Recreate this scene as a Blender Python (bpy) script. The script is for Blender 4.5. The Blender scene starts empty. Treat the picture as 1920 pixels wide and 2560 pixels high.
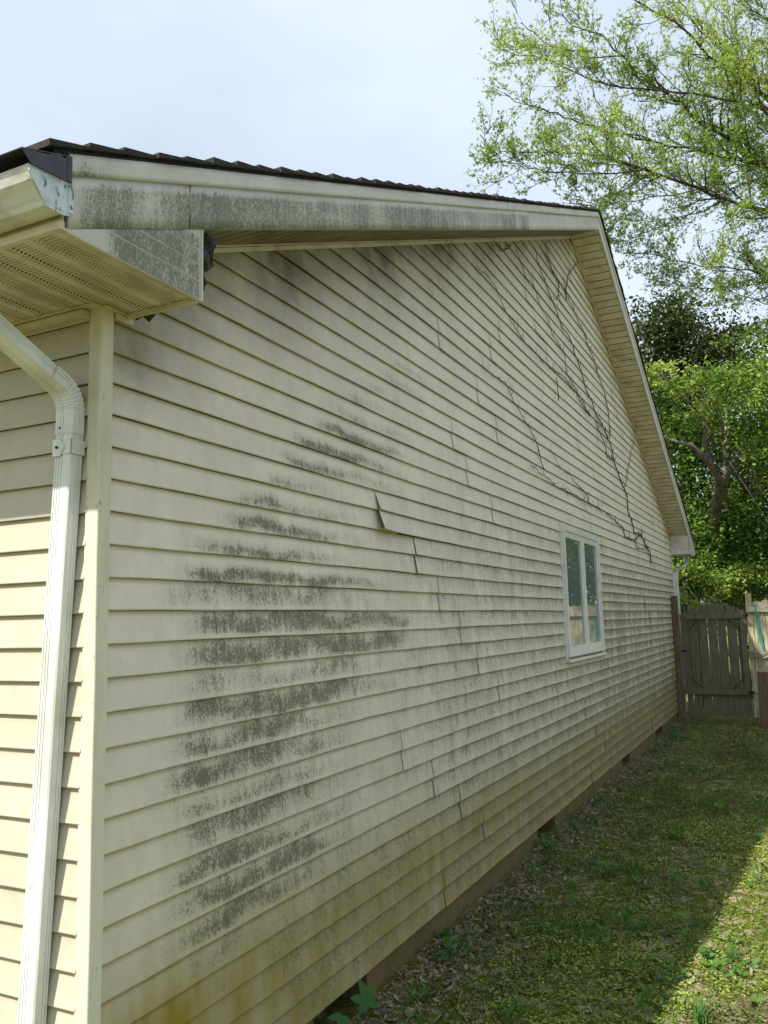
import bpy, math, random
import numpy as np
from mathutils import Vector, Matrix
rng = np.random.default_rng(7); random.seed(7)
sc = bpy.context.scene
# ---------------------------------------------------------------- camera
CAM = np.array([1.87, -1.8381, 1.7365])
RX = np.array([0.895135, 0.445144, -0.024091]); UP = np.array([0.079347, -0.105914, 0.991204]); FW = np.array([-0.438677, 0.889173, 0.130129])
cam = bpy.data.cameras.new('camera'); camo = bpy.data.objects.new('camera', cam); sc.collection.objects.link(camo)
cam.sensor_fit = 'VERTICAL'; cam.sensor_height = 36; cam.lens = 36*2069.46/2560; cam.clip_end = 2000; cam.clip_start = .05
M = Matrix.Identity(4)
for i, c in enumerate((RX, UP, -FW)):
    for j in range(3): M[j][i] = c[j]
for j in range(3): M[j][3] = CAM[j]
camo.matrix_world = M
sc.camera = camo
def ray(px, py): return FW + (px-960)/2069.46*RX - (py-1280)/2069.46*UP
def at(px, py, depth):
    d = ray(px, py); return CAM + d*depth
# ---------------------------------------------------------------- world and sun
SUN = np.array([.283, .75, -1.0])            # direction the light travels
toS = -SUN/np.linalg.norm(SUN)
el = math.asin(toS[2]); az = math.atan2(toS[0], toS[1])   # azimuth clockwise from +Y
w = bpy.data.worlds.new('World'); sc.world = w; w.use_nodes = True
nt = w.node_tree; nt.nodes.clear()
def N(t, typ, **k):
    n = t.nodes.new(typ)
    for a, v in k.items():
        if a == 'inp':
            for kk, vv in v.items(): n.inputs[kk].default_value = vv
        else: setattr(n, a, v)
    return n
sky = N(nt, 'ShaderNodeTexSky', sky_type='NISHITA', sun_disc=False, sun_elevation=el, sun_rotation=az, air_density=1.0, dust_density=2.0, ozone_density=1.0)
geo = N(nt, 'ShaderNodeTexCoord'); mp = N(nt, 'ShaderNodeMapping'); mp.inputs['Scale'].default_value = (1.2, 1.2, 2.6)
cl = N(nt, 'ShaderNodeTexNoise', inp={'Scale': 1.3, 'Detail': 4.0, 'Roughness': .5})
cr = N(nt, 'ShaderNodeMapRange', inp={'From Min': .3, 'From Max': .75, 'To Min': .45, 'To Max': .8})
mixc = N(nt, 'ShaderNodeMix', data_type='RGBA')
mixc.inputs['B'].default_value = (7.2, 8.15, 9.1, 1)      # thin bright high cloud, same units as the sky texture
bg = N(nt, 'ShaderNodeBackground', inp={'Strength': .1}); wo = N(nt, 'ShaderNodeOutputWorld')
L = nt.links.new
L(geo.outputs['Generated'], mp.inputs['Vector']); L(mp.outputs[0], cl.inputs['Vector']); L(cl.outputs['Fac'], cr.inputs['Value'])
L(cr.outputs[0], mixc.inputs['Factor']); L(sky.outputs[0], mixc.inputs['A']); L(mixc.outputs['Result'], bg.inputs['Color']); L(bg.outputs[0], wo.inputs[0])
sl = bpy.data.lights.new('sun', 'SUN'); sl.energy = 5.0; sl.angle = math.radians(.6); sl.color = (1, .96, .88)
so = bpy.data.objects.new('sun', sl); sc.collection.objects.link(so)
so.rotation_euler = Vector(tuple(SUN)).to_track_quat('-Z', 'Y').to_euler(); so.location = (0, 0, 20)
sc.view_settings.view_transform = 'Standard'; sc.view_settings.look = 'None'; sc.view_settings.exposure = 0.56; sc.view_settings.gamma = 1
# ---------------------------------------------------------------- helpers
class MB:
    def __init__(s): s.v = []; s.f = []; s.a = []
    def add(s, vs, fs):
        o = len(s.v); s.v += [tuple(map(float, p)) for p in vs]; s.f += [tuple(i+o for i in f) for f in fs]
    def box(s, a, b):
        x0, y0, z0 = a; x1, y1, z1 = b
        s.add([(x0,y0,z0),(x1,y0,z0),(x1,y1,z0),(x0,y1,z0),(x0,y0,z1),(x1,y0,z1),(x1,y1,z1),(x0,y1,z1)],
              [(0,3,2,1),(4,5,6,7),(0,1,5,4),(1,2,6,5),(2,3,7,6),(3,0,4,7)])
    def prism(s, poly, off):      # polygon (3D pts) extruded by vector off
        n = len(poly); p = [np.array(q, float) for q in poly]; o = np.array(off, float)
        s.add(p+[q+o for q in p], [tuple(range(n))[::-1], tuple(range(n, 2*n))]+[(i, (i+1) % n, n+(i+1) % n, n+i) for i in range(n)])
    def sweep(s, prof, frames, cap=True):   # prof list of (a,b); frames list of (origin, A, B)
        n = len(prof); vs = []; fs = []
        for O, A, B in frames:
            for a, b in prof: vs.append(np.array(O)+np.array(A)*a+np.array(B)*b)
        for k in range(len(frames)-1):
            for i in range(n):
                j = (i+1) % n; fs.append((k*n+i, k*n+j, (k+1)*n+j, (k+1)*n+i))
        if cap: fs.append(tuple(range(n))[::-1]); fs.append(tuple((len(frames)-1)*n+i for i in range(n)))
        s.add(vs, fs)
    def tube(s, pts, rad, sides=6):
        P = [np.array(p, float) for p in pts]; fr = []
        for i, p in enumerate(P):
            t = P[min(i+1, len(P)-1)]-P[max(i-1, 0)]; t /= (np.linalg.norm(t)+1e-9)
            h = np.array([0, 0, 1.]) if abs(t[2]) < .9 else np.array([1., 0, 0])
            A = np.cross(t, h); A /= np.linalg.norm(A); B = np.cross(A, t)
            r = rad[i] if hasattr(rad, '__len__') else rad
            fr.append((p, A*r, B*r))
        s.sweep([(math.cos(2*math.pi*k/sides), math.sin(2*math.pi*k/sides)) for k in range(sides)], fr)
    def build(s, name, m, parent=None, smooth=False, bevel=0):
        me = bpy.data.meshes.new(name); me.from_pydata(s.v, [], s.f); me.validate(); me.update()
        if smooth: me.polygons.foreach_set('use_smooth', [True]*len(me.polygons))
        if m: me.materials.append(m)
        o = bpy.data.objects.new(name, me); sc.collection.objects.link(o)
        if parent: o.parent = parent
        if bevel:
            b = o.modifiers.new('bevel', 'BEVEL'); b.width = bevel; b.segments = 2; b.limit_method = 'ANGLE'
        return o
def npmesh(name, V, F, m, parent=None, attrs=None, smooth=False):     # V (n,3), F (m,k) same-size faces
    me = bpy.data.meshes.new(name); V = np.asarray(V, np.float32); F = np.asarray(F, np.int32)
    me.vertices.add(len(V)); me.vertices.foreach_set('co', V.ravel())
    me.loops.add(F.size); me.loops.foreach_set('vertex_index', F.ravel())
    me.polygons.add(len(F)); k = F.shape[1]
    me.polygons.foreach_set('loop_start', np.arange(0, F.size, k, dtype=np.int32))
    if smooth: me.polygons.foreach_set('use_smooth', np.ones(len(F), bool))
    me.update(calc_edges=True)
    for an, (typ, arr) in (attrs or {}).items():
        at_ = me.attributes.new(an, typ, 'POINT')
        at_.data.foreach_set('color' if typ == 'FLOAT_COLOR' else 'value', np.asarray(arr, np.float32).ravel())
    if m: me.materials.append(m)
    o = bpy.data.objects.new(name, me); sc.collection.objects.link(o)
    if parent: o.parent = parent
    return o
def thing(name, label, cat, loc=(0,0,0), group=None):
    o = bpy.data.objects.new(name, None); sc.collection.objects.link(o); o.empty_display_size = .2
    o['label'] = label; o['category'] = cat
    if group: o['group'] = group
    return o
def tag(o, label, cat, group=None, kind=None):
    o['label'] = label; o['category'] = cat
    if group: o['group'] = group
    if kind: o['kind'] = kind
    return o
# ---------------------------------------------------------------- materials
def mat(name, col, rough=.6, spec=.35, metallic=0, noise=None, bump=None, var=None):
    """noise: (scale, (r,g,b), lo, hi, stretch) blends a second colour by noise; several may be given"""
    m = bpy.data.materials.new(name); m.use_nodes = True; t = m.node_tree; b = t.nodes['Principled BSDF']
    b.inputs['Roughness'].default_value = rough; b.inputs['Specular IOR Level'].default_value = spec; b.inputs['Metallic'].default_value = metallic
    tc = N(t, 'ShaderNodeTexCoord'); c = N(t, 'ShaderNodeRGB'); c.outputs[0].default_value = (*col, 1); cur = c.outputs[0]
    for sc_, col2, lo, hi, st in (noise or []):
        mp_ = N(t, 'ShaderNodeMapping'); mp_.inputs['Scale'].default_value = st; t.links.new(tc.outputs['Object'], mp_.inputs[0])
        n = N(t, 'ShaderNodeTexNoise', inp={'Scale': sc_, 'Detail': 6.0, 'Roughness': .62}); t.links.new(mp_.outputs[0], n.inputs['Vector'])
        r = N(t, 'ShaderNodeMapRange', inp={'From Min': lo, 'From Max': hi}); t.links.new(n.outputs['Fac'], r.inputs['Value'])
        x = N(t, 'ShaderNodeMix', data_type='RGBA'); x.inputs['B'].default_value = (*col2, 1)
        t.links.new(r.outputs[0], x.inputs['Factor']); t.links.new(cur, x.inputs['A']); cur = x.outputs['Result']
    t.links.new(cur, b.inputs['Base Color'])
    if bump:
        sc_, st, strength, dist = bump
        mp_ = N(t, 'ShaderNodeMapping'); mp_.inputs['Scale'].default_value = st; t.links.new(tc.outputs['Object'], mp_.inputs[0])
        n = N(t, 'ShaderNodeTexNoise', inp={'Scale': sc_, 'Detail': 5.0, 'Roughness': .6}); t.links.new(mp_.outputs[0], n.inputs['Vector'])
        bp = N(t, 'ShaderNodeBump', inp={'Strength': strength, 'Distance': dist}); t.links.new(n.outputs['Fac'], bp.inputs['Height']); t.links.new(bp.outputs[0], b.inputs['Normal'])
    return m
U = (1, 1, 1)
def stained(name, base, mold=(.085,.088,.045), algae=(.25,.185,.025), grime=(.13,.095,.055), grain=(1, 1), spk=115, axis='y', fine=True):
    """vinyl with mildew: colour attribute 'stain' R speckled mildew, G yellow algae film, B brown grime"""
    m = bpy.data.materials.new(name); m.use_nodes = True; t = m.node_tree; b = t.nodes['Principled BSDF']; l = t.links.new
    b.inputs['Roughness'].default_value = .55; b.inputs['Specular IOR Level'].default_value = .3
    tc = N(t, 'ShaderNodeTexCoord'); at_ = N(t, 'ShaderNodeAttribute', attribute_name='stain'); sp = N(t, 'ShaderNodeSeparateColor'); l(at_.outputs['Color'], sp.inputs[0])
    def noise(scale, st, det=4.0, ro=.6):
        mp_ = N(t, 'ShaderNodeMapping'); mp_.inputs['Scale'].default_value = st; l(tc.outputs['Object'], mp_.inputs[0])
        n = N(t, 'ShaderNodeTexNoise', inp={'Scale': scale, 'Detail': det, 'Roughness': ro}); l(mp_.outputs[0], n.inputs['Vector']); return n.outputs['Fac']
    def math_(op, a, b_, c_=None):
        n = N(t, 'ShaderNodeMath', operation=op)
        for i, v in enumerate((a, b_, c_)):
            if v is None: continue
            if isinstance(v, (int, float)): n.inputs[i].default_value = v
            else: l(v, n.inputs[i])
        return n.outputs[0]
    def mr(v, a, b_, c_=0., d=1.):
        n = N(t, 'ShaderNodeMapRange'); l(v, n.inputs['Value'])
        for k_, x in (('From Min', a), ('From Max', b_), ('To Min', c_), ('To Max', d)): n.inputs[k_].default_value = x
        return n.outputs[0]
    def mix(fac, A, B):
        n = N(t, 'ShaderNodeMix', data_type='RGBA'); l(fac, n.inputs['Factor'])
        for k_, x in (('A', A), ('B', B)):
            if isinstance(x, tuple): n.inputs[k_].default_value = (*x, 1)
            else: l(x, n.inputs[k_])
        return n.outputs['Result']
    # gentle overall variation
    c = mix(mr(noise(2.2, U), .35, .7), base, tuple(x*.86 for x in base))
    c = mix(mr(noise(14, (1, 1, .35)), .45, .75, 0, .35), c, tuple(x*.7 for x in base))
    # grime film
    g = math_('MULTIPLY', sp.outputs[2], mr(noise(6, U), .25, .65, .55, 1.1)); c = mix(g, c, grime)
    # algae film
    a = math_('MULTIPLY', sp.outputs[1], mr(noise(9, (1, 1, .3)), .25, .7, .72, 1.1)); c = mix(a, c, algae)
    # mildew: blotches x speckle threshold
    blot = noise(7, (1, 1, .8), 3, .6); s1 = noise(spk, (1, 1, .55), 3, .75); s2 = noise(spk*2.6, (1, 1, .7), 2, .7)
    d = math_('ADD', sp.outputs[0], mr(blot, .3, .7, -.15, .17)); d = math_('ADD', d, mr(noise(34, (1, 1, .10), 3, .6), .3, .7, -.16, .16)); d = math_('MULTIPLY', d, mr(sp.outputs[0], 0.0, .12))
    s = math_('ADD', math_('MULTIPLY', s1, .52), math_('MULTIPLY', s2, .48))
    th = math_('SUBTRACT', .675, math_('MULTIPLY', d, .245))
    k = math_('SUBTRACT', s, th); k = mr(k, -.014, .06, 0, .82)
    film = math_('MULTIPLY', mr(d, .05, .9, 0, .62), mr(noise(30, (1, 1, .5), 3), .3, .65, .35, 1.0))
    c = mix(film, c, (.27, .265, .17)); c = mix(k, c, mold)
    # a few isolated specks
    vs = N(t, 'ShaderNodeTexVoronoi', inp={'Scale': 26.0}); l(tc.outputs['Object'], vs.inputs['Vector'])
    c = mix(mr(vs.outputs['Distance'], .045, .06, .6, 0), c, (.1, .09, .06))
    l(c, b.inputs['Base Color'])
    gr = noise(grain[1], (1, .05, 1) if axis == 'y' else (.05, 1, 1), 4, .65)
    bp = N(t, 'ShaderNodeBump', inp={'Strength': .45, 'Distance': .0012*grain[0]}); l(gr, bp.inputs['Height']); l(bp.outputs[0], b.inputs['Normal'])
    return m
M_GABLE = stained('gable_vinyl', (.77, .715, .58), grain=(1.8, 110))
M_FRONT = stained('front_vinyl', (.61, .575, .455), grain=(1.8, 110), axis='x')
M_BOARD = stained('rake_board_paint', (.68, .66, .61), mold=(.12, .125, .09), grain=(.5, 90), spk=150)
M_POST = mat('corner_vinyl', (.66, .62, .46), .5, noise=[(6, (.42, .41, .27), .45, .8, (1,1,.25)), (60, (.25,.24,.14), .62, .75, (1,1,.4))], bump=(60, (1,1,.05), .25, .001))
M_TRIM = mat('cream_trim', (.64, .57, .43), .5, noise=[(8, (.36, .3, .19), .48, .8, U), (90, (.12,.1,.06), .68, .78, U)])
M_RTRIM = mat('rake_trim', (.62, .60, .53), .5, noise=[(5, (.38, .39, .35), .45, .75, U), (60, (.1,.1,.09), .70, .8, (1,1,.5))])
M_WHITE = mat('white_aluminium', (.72, .73, .71), .38, .5, noise=[(7, (.50, .50, .40), .45, .72, (1,1,.3)), (120, (.13,.12,.09), .64, .74, (1,1,.35))])
M_GUT = mat('gutter_aluminium', (.66, .66, .60), .42, .5, noise=[(9, (.40, .38, .24), .46, .74, (1,1,2)), (70, (.2,.18,.1), .64, .78, U)])
M_CAP = mat('gutter_end_cap_metal', (.58, .64, .66), .45, .5, noise=[(16, (.36,.4,.4), .45, .7, U), (55, (.1,.11,.13), .55, .64, (1,1,.6))])
M_FLASH = mat('dark_flashing', (.035, .035, .05), .5, .4, noise=[(20, (.06,.055,.06), .4, .7, U)])
M_TORN = mat('torn_tar_paper', (.05, .045, .045), .75, .2, noise=[(30, (.12,.11,.11), .45, .7, U)], bump=(25, U, .6, .01))
M_SHING = mat('shingle', (.055, .045, .038), .95, .1, noise=[(40, (.10,.085,.07), .4, .7, U), (300, (.03,.028,.026), .4, .6, U)], bump=(220, U, .6, .004))
M_FDN = mat('foundation_paint', (.16, .12, .05), .85, .15, noise=[(5, (.12,.09,.035), .4, .7, U), (14, (.06,.06,.04), .55, .8, (1,1,.5))], bump=(60, U, .4, .004))
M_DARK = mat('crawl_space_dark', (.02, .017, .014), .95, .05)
M_WIN = mat('window_vinyl', (.62, .62, .57), .4, .4, noise=[(12, (.38,.4,.38), .5, .8, U), (80, (.14,.14,.12), .66, .76, (1,1,.4))])
M_WOOD = mat('weathered_cedar', (.17, .155, .115), .85, .15, noise=[(7, (.10,.095,.065), .4, .65, (6,6,.7)), (40, (.07,.065,.05), .5, .75, (4,4,.3)), (3, (.12,.13,.06), .5, .8, U)], bump=(60, (4,4,.3), .6, .004))
M_WOODL = mat('pale_cedar', (.56, .50, .35), .85, .15, noise=[(7, (.25,.22,.13), .4, .65, (6,6,.7)), (40, (.13,.11,.07), .55, .78, (4,4,.3))], bump=(60, (4,4,.3), .6, .004))
M_POSTR = mat('reddish_treated_post', (.17, .12, .075), .8, .15, noise=[(8, (.10,.07,.04), .4, .65, (5,5,.4)), (40, (.06,.04,.03), .58, .78, (4,4,.3))], bump=(60, (4,4,.3), .5, .004))
M_IRON = mat('rusty_iron', (.03, .025, .022), .7, .4, metallic=.6)
M_TEAL = mat('teal_webbing', (.02, .25, .21), .5, .3)
M_ROPE = mat('grey_rope', (.32, .28, .22), .9, .1, noise=[(60, (.15,.12,.09), .4, .65, U)])
M_VINE = mat('dry_vine', (.085, .06, .045), .9, .1, noise=[(50, (.15,.11,.08), .45, .7, U)])
M_BARK = mat('bark', (.13, .11, .09), .9, .1, noise=[(18, (.06,.05,.04), .4, .62, (1,1,.3))], bump=(30, (1,1,.3), .7, .02))
M_BARKP = mat('pale_bark', (.24, .20, .17), .9, .1, noise=[(14, (.10,.085,.07), .42, .66, (1,1,.4))], bump=(30, (1,1,.3), .7, .02))
def glass_mat():
    m = bpy.data.materials.new('window_glass'); m.use_nodes = True; b = m.node_tree.nodes['Principled BSDF']
    b.inputs['Base Color'].default_value = (.15, .19, .17, 1); b.inputs['Roughness'].default_value = .015; b.inputs['IOR'].default_value = 2.9
    return m
M_GLASS = glass_mat()
def soffit_mat(name, perf):
    m = bpy.data.materials.new(name); m.use_nodes = True; t = m.node_tree; b = t.nodes['Principled BSDF']; l = t.links.new
    b.inputs['Roughness'].default_value = .55
    tc = N(t, 'ShaderNodeTexCoord'); n = N(t, 'ShaderNodeTexNoise', inp={'Scale': 6.0, 'Detail': 6.0, 'Roughness': .65}); l(tc.outputs['Object'], n.inputs['Vector'])
    r = N(t, 'ShaderNodeMapRange', inp={'From Min': .42, 'From Max': .75}); l(n.outputs['Fac'], r.inputs['Value'])
    x = N(t, 'ShaderNodeMix', data_type='RGBA'); x.inputs['A'].default_value = (.66, .60, .49, 1); x.inputs['B'].default_value = (.40, .33, .23, 1); l(r.outputs[0], x.inputs['Factor']); cur = x.outputs['Result']
    if perf:
        sp = N(t, 'ShaderNodeSeparateXYZ'); l(tc.outputs['Object'], sp.inputs[0])
        def mth(op, a, b_=None):
            q = N(t, 'ShaderNodeMath', operation=op)
            for i, v in enumerate((a, b_)):
                if v is None: continue
                if isinstance(v, (int, float)): q.inputs[i].default_value = v
                else: l(v, q.inputs[i])
            return q.outputs[0]
        def dist(v, per, off=0.):
            f = mth('FRACT', mth('ADD', mth('DIVIDE', v, per), off+100.)); return mth('MULTIPLY', mth('ABSOLUTE', mth('SUBTRACT', f, .5)), per)
        hx = mth('LESS_THAN', dist(sp.outputs[0], .0098), .0026); hy = mth('LESS_THAN', dist(sp.outputs[1], .0125), .0028)
        band = mth('LESS_THAN', dist(sp.outputs[0], .1016, .5-.0), .038)
        h = mth('MULTIPLY', mth('MULTIPLY', hx, hy), band)
        x2 = N(t, 'ShaderNodeMix', data_type='RGBA'); x2.inputs['B'].default_value = (.03, .022, .015, 1); l(h, x2.inputs['Factor']); l(cur, x2.inputs['A']); cur = x2.outputs['Result']
    l(cur, b.inputs['Base Color']); return m
M_SOFD = mat('grimy_soffit', (.27, .21, .14), .7, noise=[(8, (.13,.10,.07), .4, .7, U), (40, (.08,.06,.04), .55, .8, U)])
M_SOFP = soffit_mat('perforated_soffit', True); M_SOF = soffit_mat('solid_soffit', False)
def leaf_mat(name, c1, c2, trans=.45, rough=.5):
    m = bpy.data.materials.new(name); m.use_nodes = True; t = m.node_tree; t.nodes.clear(); l = t.links.new
    a = N(t, 'ShaderNodeAttribute', attribute_name='rnd'); x = N(t, 'ShaderNodeMix', data_type='RGBA')
    x.inputs['A'].default_value = (*c1, 1); x.inputs['B'].default_value = (*c2, 1); l(a.outputs['Fac'], x.inputs['Factor'])
    d = N(t, 'ShaderNodeBsdfPrincipled'); d.inputs['Roughness'].default_value = rough; d.inputs['Specular IOR Level'].default_value = .18
    tr = N(t, 'ShaderNodeBsdfTranslucent'); mx = N(t, 'ShaderNodeMixShader'); mx.inputs[0].default_value = trans
    hs = N(t, 'ShaderNodeHueSaturation'); hs.inputs['Value'].default_value = 1.25; hs.inputs['Hue'].default_value = .485; l(x.outputs['Result'], hs.inputs['Color'])
    l(x.outputs['Result'], d.inputs['Base Color']); l(hs.outputs[0], tr.inputs['Color']); l(d.outputs[0], mx.inputs[1]); l(tr.outputs[0], mx.inputs[2])
    o = N(t, 'ShaderNodeOutputMaterial'); l(mx.outputs[0], o.inputs[0]); return m
M_LMAPLE = leaf_mat('maple_leaf', (.15, .27, .03), (.36, .47, .09), .5)
M_LDARK = leaf_mat('dark_leaf', (.02, .045, .015), (.06, .08, .025), .25, .35)
M_LMID = leaf_mat('mid_leaf', (.018, .055, .008), (.14, .24, .035), .35)
M_LBRIGHT = leaf_mat('bright_leaf', (.05, .13, .015), (.33, .43, .08), .4)
M_LBRONZE = leaf_mat('bronze_leaf', (.025, .045, .012), (.085, .10, .028), .3, .4)
M_GRASS = leaf_mat('grass_blade', (.07, .13, .02), (.38, .45, .10), .2, .6)
M_GRASS2 = leaf_mat('green_grass_blade', (.06, .14, .02), (.20, .30, .06), .3, .6)
M_COVER = leaf_mat('clover_leaf', (.07, .14, .02), (.42, .51, .10), .2, .6)
M_WEED = leaf_mat('weed_leaf', (.06, .16, .03), (.10, .22, .05), .4, .5)
M_LITTER = leaf_mat('dead_leaf', (.10, .078, .055), (.36, .28, .19), .15, .8)
# ================================================================ SETTING
# soil
def fbm(x, y, s=1.0):
    r = 0
    for i, (fx, fy, p) in enumerate(((1.3, .7, .3), (-.8, 1.9, 1.7), (2.7, 2.1, 4.1), (4.9, -3.3, 2.2), (7.7, 6.1, .9), (-13., 9., 3.3))):
        r = r + np.sin(x*fx*s+y*fy*s*.6+p)*np.cos(y*fy*s-x*fx*.4*s+p*2)/(1+i*.7)
    return r
def gz(x, y):
    near = np.exp(-((x-1.5)**2/60+(y-6)**2/200))
    return .018*fbm(x, y)*near+.05*np.exp(-np.clip(x, 0, 99)/.12)*near*(x > -.2)-.01
gx = np.concatenate([-np.geomspace(400, .6, 26), np.linspace(-.5, 4, 150), np.geomspace(4.1, 400, 30)])
gy = np.concatenate([-np.geomspace(400, 2.1, 22), np.linspace(-2, 14, 400), np.geomspace(14.2, 500, 36)])
GX, GY = np.meshgrid(gx, gy); GZ = gz(GX, GY)
nx_, ny_ = len(gx), len(gy); ii = (np.arange(ny_-1)[:, None]*nx_+np.arange(nx_-1)[None]).ravel()
m = mat('soil_and_moss', (.11, .085, .045), .95, .1, noise=[(1.6, (.12,.145,.016), .34, .50, U), (9, (.42,.33,.23), .50, .68, U), (60, (.035,.028,.018), .45, .7, U)], bump=(55, U, .9, .02))
g = npmesh('ground', np.stack([GX, GY, GZ], -1).reshape(-1, 3), np.stack([ii, ii+1, ii+nx_+1, ii+nx_], 1), m, smooth=True); g['kind'] = 'structure'
# ================================================================ HOUSE
S = .1016
H = thing('house', 'cream vinyl sided house with mildewed gable wall and dark shingle roof', 'house')
BY, SL, YA, YL = 2.915, .4313, 6.64, 13.1       # soffit line at y=0, slope, ridge, far corner
def B(y): return BY+SL*y if y <= YA else BY+SL*YA-SL*(y-YA)
ZS = 2.735                                       # level eave soffit
def Z(k): return 2.6-k*S
# stain tables (z -> start / end of heavy mildew)
ms = sorted([(2.795,1.512),(2.606,1.215),(2.403,.908),(2.308,.941),(2.201,.606),(2.1,.579),(1.999,.401),(1.903,.39),(1.808,.356),(1.708,.369),(1.616,.37),(1.51,.371),(1.38,.328),(1.232,.341),(1.138,.376),(.947,.334),(.729,.315),(3.016,1.939),(3.133,2.0),(3.681,3.05),(.3,.5)])
me_ = sorted([(3.025,2.514),(2.796,2.334),(2.484,2.192),(2.334,1.6),(2.236,1.6),(2.127,1.55),(2.025,1.837),(1.946,1.884),(1.808,1.877),(1.759,2.324),(1.585,2.312),(1.388,1.9),(1.173,1.75),(.962,1.75),(.698,1.6),(.575,1.4),(3.681,3.3),(.3,.9)])
def sm(x, a, b): x = np.clip((x-a)/(b-a), 0, 1); return x*x*(3-2*x)
crs = np.random.default_rng(11)
CR = {k: crs.random(4) for k in range(-40, 40)}
def stain(y, z, t, k):
    """y array, z array (height), t position within the course 0 bottom..1 top, k course"""
    r = CR[k]
    s0 = np.interp(z, [a for a, _ in ms], [b for _, b in ms]); e0 = np.interp(z, [a for a, _ in me_], [b for _, b in me_])
    wob = .16*np.sin(y*(6+4*r[2])+k*2.1)+.10*np.sin(y*19+k)+.06*np.sin(y*41+k*3)
    jt = .14*(r[3]-.5); heavy = sm(y, s0-.13+.5*jt, s0+.20+.5*jt)*(1-sm(y, e0-.95+3*jt, e0+.55+3*jt))*(.92+.10*np.sin(y*5.3+k*1.9)+.08*np.sin(y*13+k*.7))
    if k <= 6:                                   # thin ragged band along the bottom of the upper courses
        tc_ = .18+.12*r[0]; band = np.exp(-((t-tc_-wob*.5)/.30)**2); amp = 1.15 if k >= -1 else .7
        if k in (1, 3, 5): amp *= .75
    else:
        tc_ = .52+.55*(r[0]-.5); band = .40+.60*np.exp(-((t-tc_-wob)/.42)**2); band = band*(.25+.75*sm(t, .0, .10+.25*r[2])); amp = .84+.55*(r[1]-.5)
    if z[0] > 3.2: amp = 0.12
    amp_low = 1-.65*sm(-z, -.75, -.45)
    R = heavy*band*amp*amp_low*1.08
    # light speckle over the middle and far wall, denser under each lap
    far = sm(y, 1.0, 3.2)*(1-sm(z, 2.1, 3.0))*(.54+.22*sm(y, 3., 7.)+.14*sm(1.4-z, 0, .8))
    R = np.maximum(R, far*(.45+.75*t))
    low = (1-sm(z, .45, 1.3))*sm(y, .2, 1.4)*.55*(.5+.7*t); R = np.maximum(R, low)
    streak = sm(y, 6.4, 7.6)*(1-sm(z, 1.6, 2.3))*.28*(.5+.5*np.sin(y*11+np.sin(y*5)*2))*(.6+.5*t); R = R+streak
    R = R+.10*sm(y, .3, 1.)*(1-sm(z, 1.5, 2.6))
    G = .06+.85*(1-sm(z, .30, .90))+.30*(1-sm(z, .4, 1.9))+.40*sm(t, .84, .98)+.10*(t < .01)+.18*sm(y, 10., 13.)*(1-sm(z, .2, 1.6))
    d = np.where(y < YA, BY+SL*y, 99)-z          # distance below the near rake soffit
    Bc = np.exp(-(np.clip(d, 0, 9)/.36)**1.4)*(1.15-.55*sm(y, 1.8, 5.5))*(.8+.2*np.sin(y*7))+.15*sm(t, .93, 1)+.35*np.exp(-((y-.1)/.12)**2-((z-2.62)/.12)**2)
    d2 = np.where(y >= YA, BY+SL*YA-SL*(y-YA), 99)-z; G = G+.35*np.exp(-np.clip(d2, 0, 9)/.1)
    return np.clip(R, 0, 1), np.clip(G, 0, .95), np.clip(Bc, 0, .95)
T_ = [1, .93, .8, .62, .42, .24, .08]
def courses(k, segs, VV, FF, AA, base, plane='gable'):
    zb = Z(k+1)
    for y0, y1, lift, decay in segs:
        n = max(2, int((y1-y0)/.035)+1); ys = np.linspace(y0, y1, n)
        prof = [(-.0125+.0125*(1-t), t*S, t) for t in T_]+[(0, .0035, .02), (-.0015, .0005, 0), (-.006, .0, 0), (-.0065, .0012, 0), (-.0125, .0016, 0)]
        wobx = .0007*np.sin(ys*2.3+k*1.7)+.0005*np.sin(ys*7.1+k)+.0004*np.sin(ys*17+k*3); wobz = .0012*np.sin(ys*1.9+k*.9)+.0008*np.sin(ys*5.3+k*2)+.0005*np.sin(ys*13+k*5)
        lf = lift*np.exp(-(ys-y0)/decay)
        for dx, dz, t in prof:
            f = (.5*(1-t) if k % 2 == 0 else .5+.5*(1-t)); f = .35+.65*f if lift < .015 else f
            X = base+dx+wobx*(1-t)+lf*f; Zz = np.full(n, zb+dz)+wobz*(1-t)
            VV.append(np.stack([X, ys, Zz], 1)); r, g_, b_ = stain(ys, Zz, np.full(n, t), k)
            AA.append(np.stack([r, g_, b_, np.ones(n)], 1))
        o = base_idx[0]; m_ = len(prof)
        i = np.arange(n-1)
        for j in range(m_-1):
            a = o+j*n+i; FF.append(np.stack([a, a+n, a+n+1, a+1], 1))
        base_idx[0] += m_*n
SEAM = {-18: 5.04, -16: 5.4, -12: 3.79, -10: 2.79, -8: 3.47, -6: 3.86, -4: 2.96, -2: 3.2, 0: 3.68, 2: 1.87, 4: 2.33, 6: 2.65, 8: 2.98, 10: 3.27, 12: 3.66, 14: 2.1, 16: 2.49, 18: 2.88, 20: 3.26, 22: 2.6}
VV, FF, AA = [], [], []; base_idx = [0]; V2, F2, A2 = [], [], []; b2 = [0]
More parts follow.
